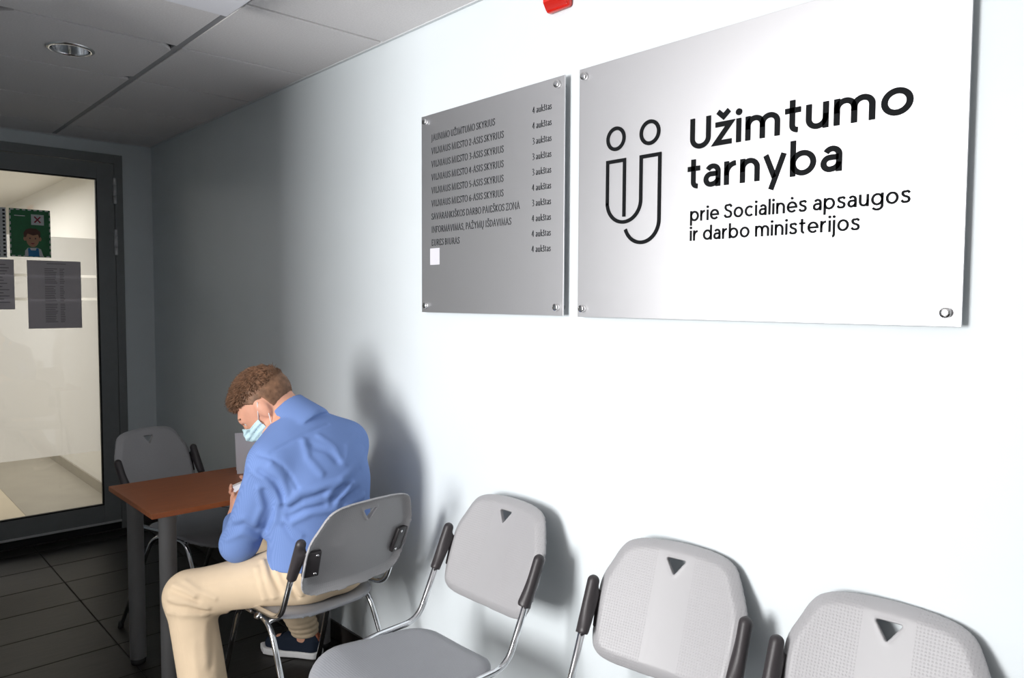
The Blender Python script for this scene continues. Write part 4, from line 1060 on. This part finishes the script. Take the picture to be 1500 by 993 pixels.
def shirt_f(p):
    d = sh_u(p)
    n = vnoise(p*np.array([7, 7, 7], np.float32)); m_ = vnoise(p*17 + 5)
    d = d - .0030*(m_-.5) - .0035*(n-.5) - creases(p, CREASES)
    # collar
    ax_ = (p-c7)@ndir
    col_ = np.maximum(np.maximum(collar(p), -(ax_ + .05)), ax_ - .060)
    d = smin(d, col_, .004)
    d = np.maximum(d, -neck_cut(p))
    d = np.maximum(d, np.minimum((p-lw)@ldir + .005, .25-np.linalg.norm(p-lw, axis=1)+.0) if False else np.where(np.linalg.norm(p-lw, axis=1) < .10, (p-lw)@ldir + .004, -1))
    d = np.maximum(d, np.where(np.linalg.norm(p-rw, axis=1) < .10, (p-rw)@rdir + .004, -1))
    hem = .572 + .02*vnoise(p*12) + .32*np.clip(p[:, 1]-2.14, 0, .25)
    d = np.maximum(d, np.where((p[:, 0] > -.555) & (p[:, 1] < 2.42), hem - p[:, 2], -1))
    return d
net_obj('shirt', shirt_f, (-.74, 2.06, .53), (-.14, 2.70, 1.14), .0046, 'shirt', man, BASE, relax=1)
# trousers
tr_u = union([(ell((-.38, 2.262, .568), (.180, .128, .105)), 0), (cap(LHIP, LKN, .096, .074), .05), (cap(LKN, (-.725, 2.366, .16), .072, .072), .03),
              (cap(RHIP, RKN, .098, .080), .05), (cap(RKN, (-.174, 2.774, .115), .078, .056), .03)])
lk, rk = np.array(LKN, np.float32), np.array(RKN, np.float32)
def trousers_f(p):
    d = tr_u(p)
    n = vnoise(p*8 + 11)
    d = d - creases(p, TCREASES) - .0030*(vnoise(np.stack([p[:, 0]*22, p[:, 1]*22, p[:, 2]*9], 1))-.5)
    an = np.linalg.norm(p-np.array([-.180, 2.768, .15], np.float32), axis=1)
    d = d - .0050*np.sin(p[:, 2]*230 + n*8)*np.exp(-(an/.07)**2)
    # flatten on the seat, cut at the ankles and the waist
    d = np.maximum(d, np.where((p[:, 1] < 2.56) & (p[:, 0] > -.66), .4725 - p[:, 2], -1))
    d = np.maximum(d, np.where(p[:, 0] < -.5, .085 - p[:, 2], .090 - p[:, 2]))
    return np.maximum(d, p[:, 2] - .66)
net_obj('trousers', trousers_f, (-.89, 2.08, .07), (-.08, 2.78, .68), .0048, 'trousers', man, BASE)
# shoes
def shoe(ank, toe_dir):
    d = Vector(toe_dir).normalized(); sd = Vector((-d.y, d.x, 0)); a = Vector(ank)
    B = np.array([d, sd, (0, 0, 1)], np.float32); o = np.array((a.x, a.y, 0), np.float32)
    def loc(p): q = (p-o)@B.T; return q[:, 0], q[:, 1], q[:, 2]
    fp = poly_sdf([(-.062, -.012), (-.050, -.028), (.02, -.026), (.10, -.036), (.165, -.028), (.195, 0), (.165, .030), (.10, .036), (.02, .028), (-.050, .028), (-.062, .012)])
    u_ = union([(cap((-.030, 0, .050), (.06, 0, .050), .040, .040), 0), (cap((.05, 0, .046), (.150, 0, .040), .040, .031), .03), (cap((-.02, 0, .07), (.0, 0, .10), .038, .036), .03)])
    def up(p):
        x, y, z = loc(p); q = np.stack([x, y, z], 1)
        dd = np.maximum(u_(q), fp(x, y)-.006)
        op = cap((-.01, 0, .10), (.0, 0, .16), .030, .034)(q)
        return np.maximum(np.maximum(dd, -op), np.maximum(.024-z, z-(.105-.18*np.clip(x-.02, 0, 1))))
    def so(p):
        x, y, z = loc(p); e_ = fp(x, y)-.011
        return np.maximum(e_, np.abs(z-.0155-.012*np.clip((x-.12)*6, 0, 1)**2)-.0135)
    lo = (a.x-.24, a.y-.24, -.01); hi = (a.x+.24, a.y+.24, .14)
    s = net_obj('shoe', up, lo, hi, .0042, 'shoe', man, BASE)
    net_obj('sole', so, (lo[0], lo[1], -.008), hi, .0042, 'sole', s, BASE)
    P = lambda x, y, z: tuple(a*1 + d*x + sd*y + Vector((0, 0, z-a.z)) - Vector(BASE))
    def hl(p):
        x, y, z = loc(p); return np.maximum(np.maximum(np.abs(u_(np.stack([x, y, z], 1))-.001)-.0022, x+.030), np.maximum(.070-z, np.maximum(z-.104, np.abs(y)-.016)))
    net_obj('heel_tab', hl, lo, hi, .0040, 'tan', s, BASE)
    for k in range(4): tube('lace', [P(.035+.022*k, -.020, .092-.004*k), P(.038+.022*k, 0, .097-.004*k), P(.035+.022*k, .020, .092-.004*k)], .0024, 'shoe', s, 6)
shoe((-.172, 2.775, .0), (-.56, .83, 0))
shoe((-.722, 2.360, .0), (-.80, .55, 0))

# phone held in both hands
pn = Vector((-.28, -.62, .73)).normalized(); pl_ = Vector((-.12, .70, .60)); pl_ = (pl_ - pn*pl_.dot(pn)).normalized(); pw = pl_.cross(pn)
ph = empty('smartphone', (-.482, 2.606, .752)); ph.rotation_euler = Matrix((pw, pl_, pn)).transposed().to_euler()
tag(ph, 'white smartphone held in the hands of the seated person', 'phone')
boxes('phone_body', [(-.035, .035, -.070, .070, -.0042, .0040)], 'phone', ph, bev=.003, smooth=True)
boxes('screen', [(-.032, .032, -.060, .060, .0041, .0046)], 'display', ph)
lathe('camera_lens', [(.006, 0), (.006, .0012), (.004, .0014)], (.022, .055, -.0042), (0, 0, -1), 'screen', ph, 14)
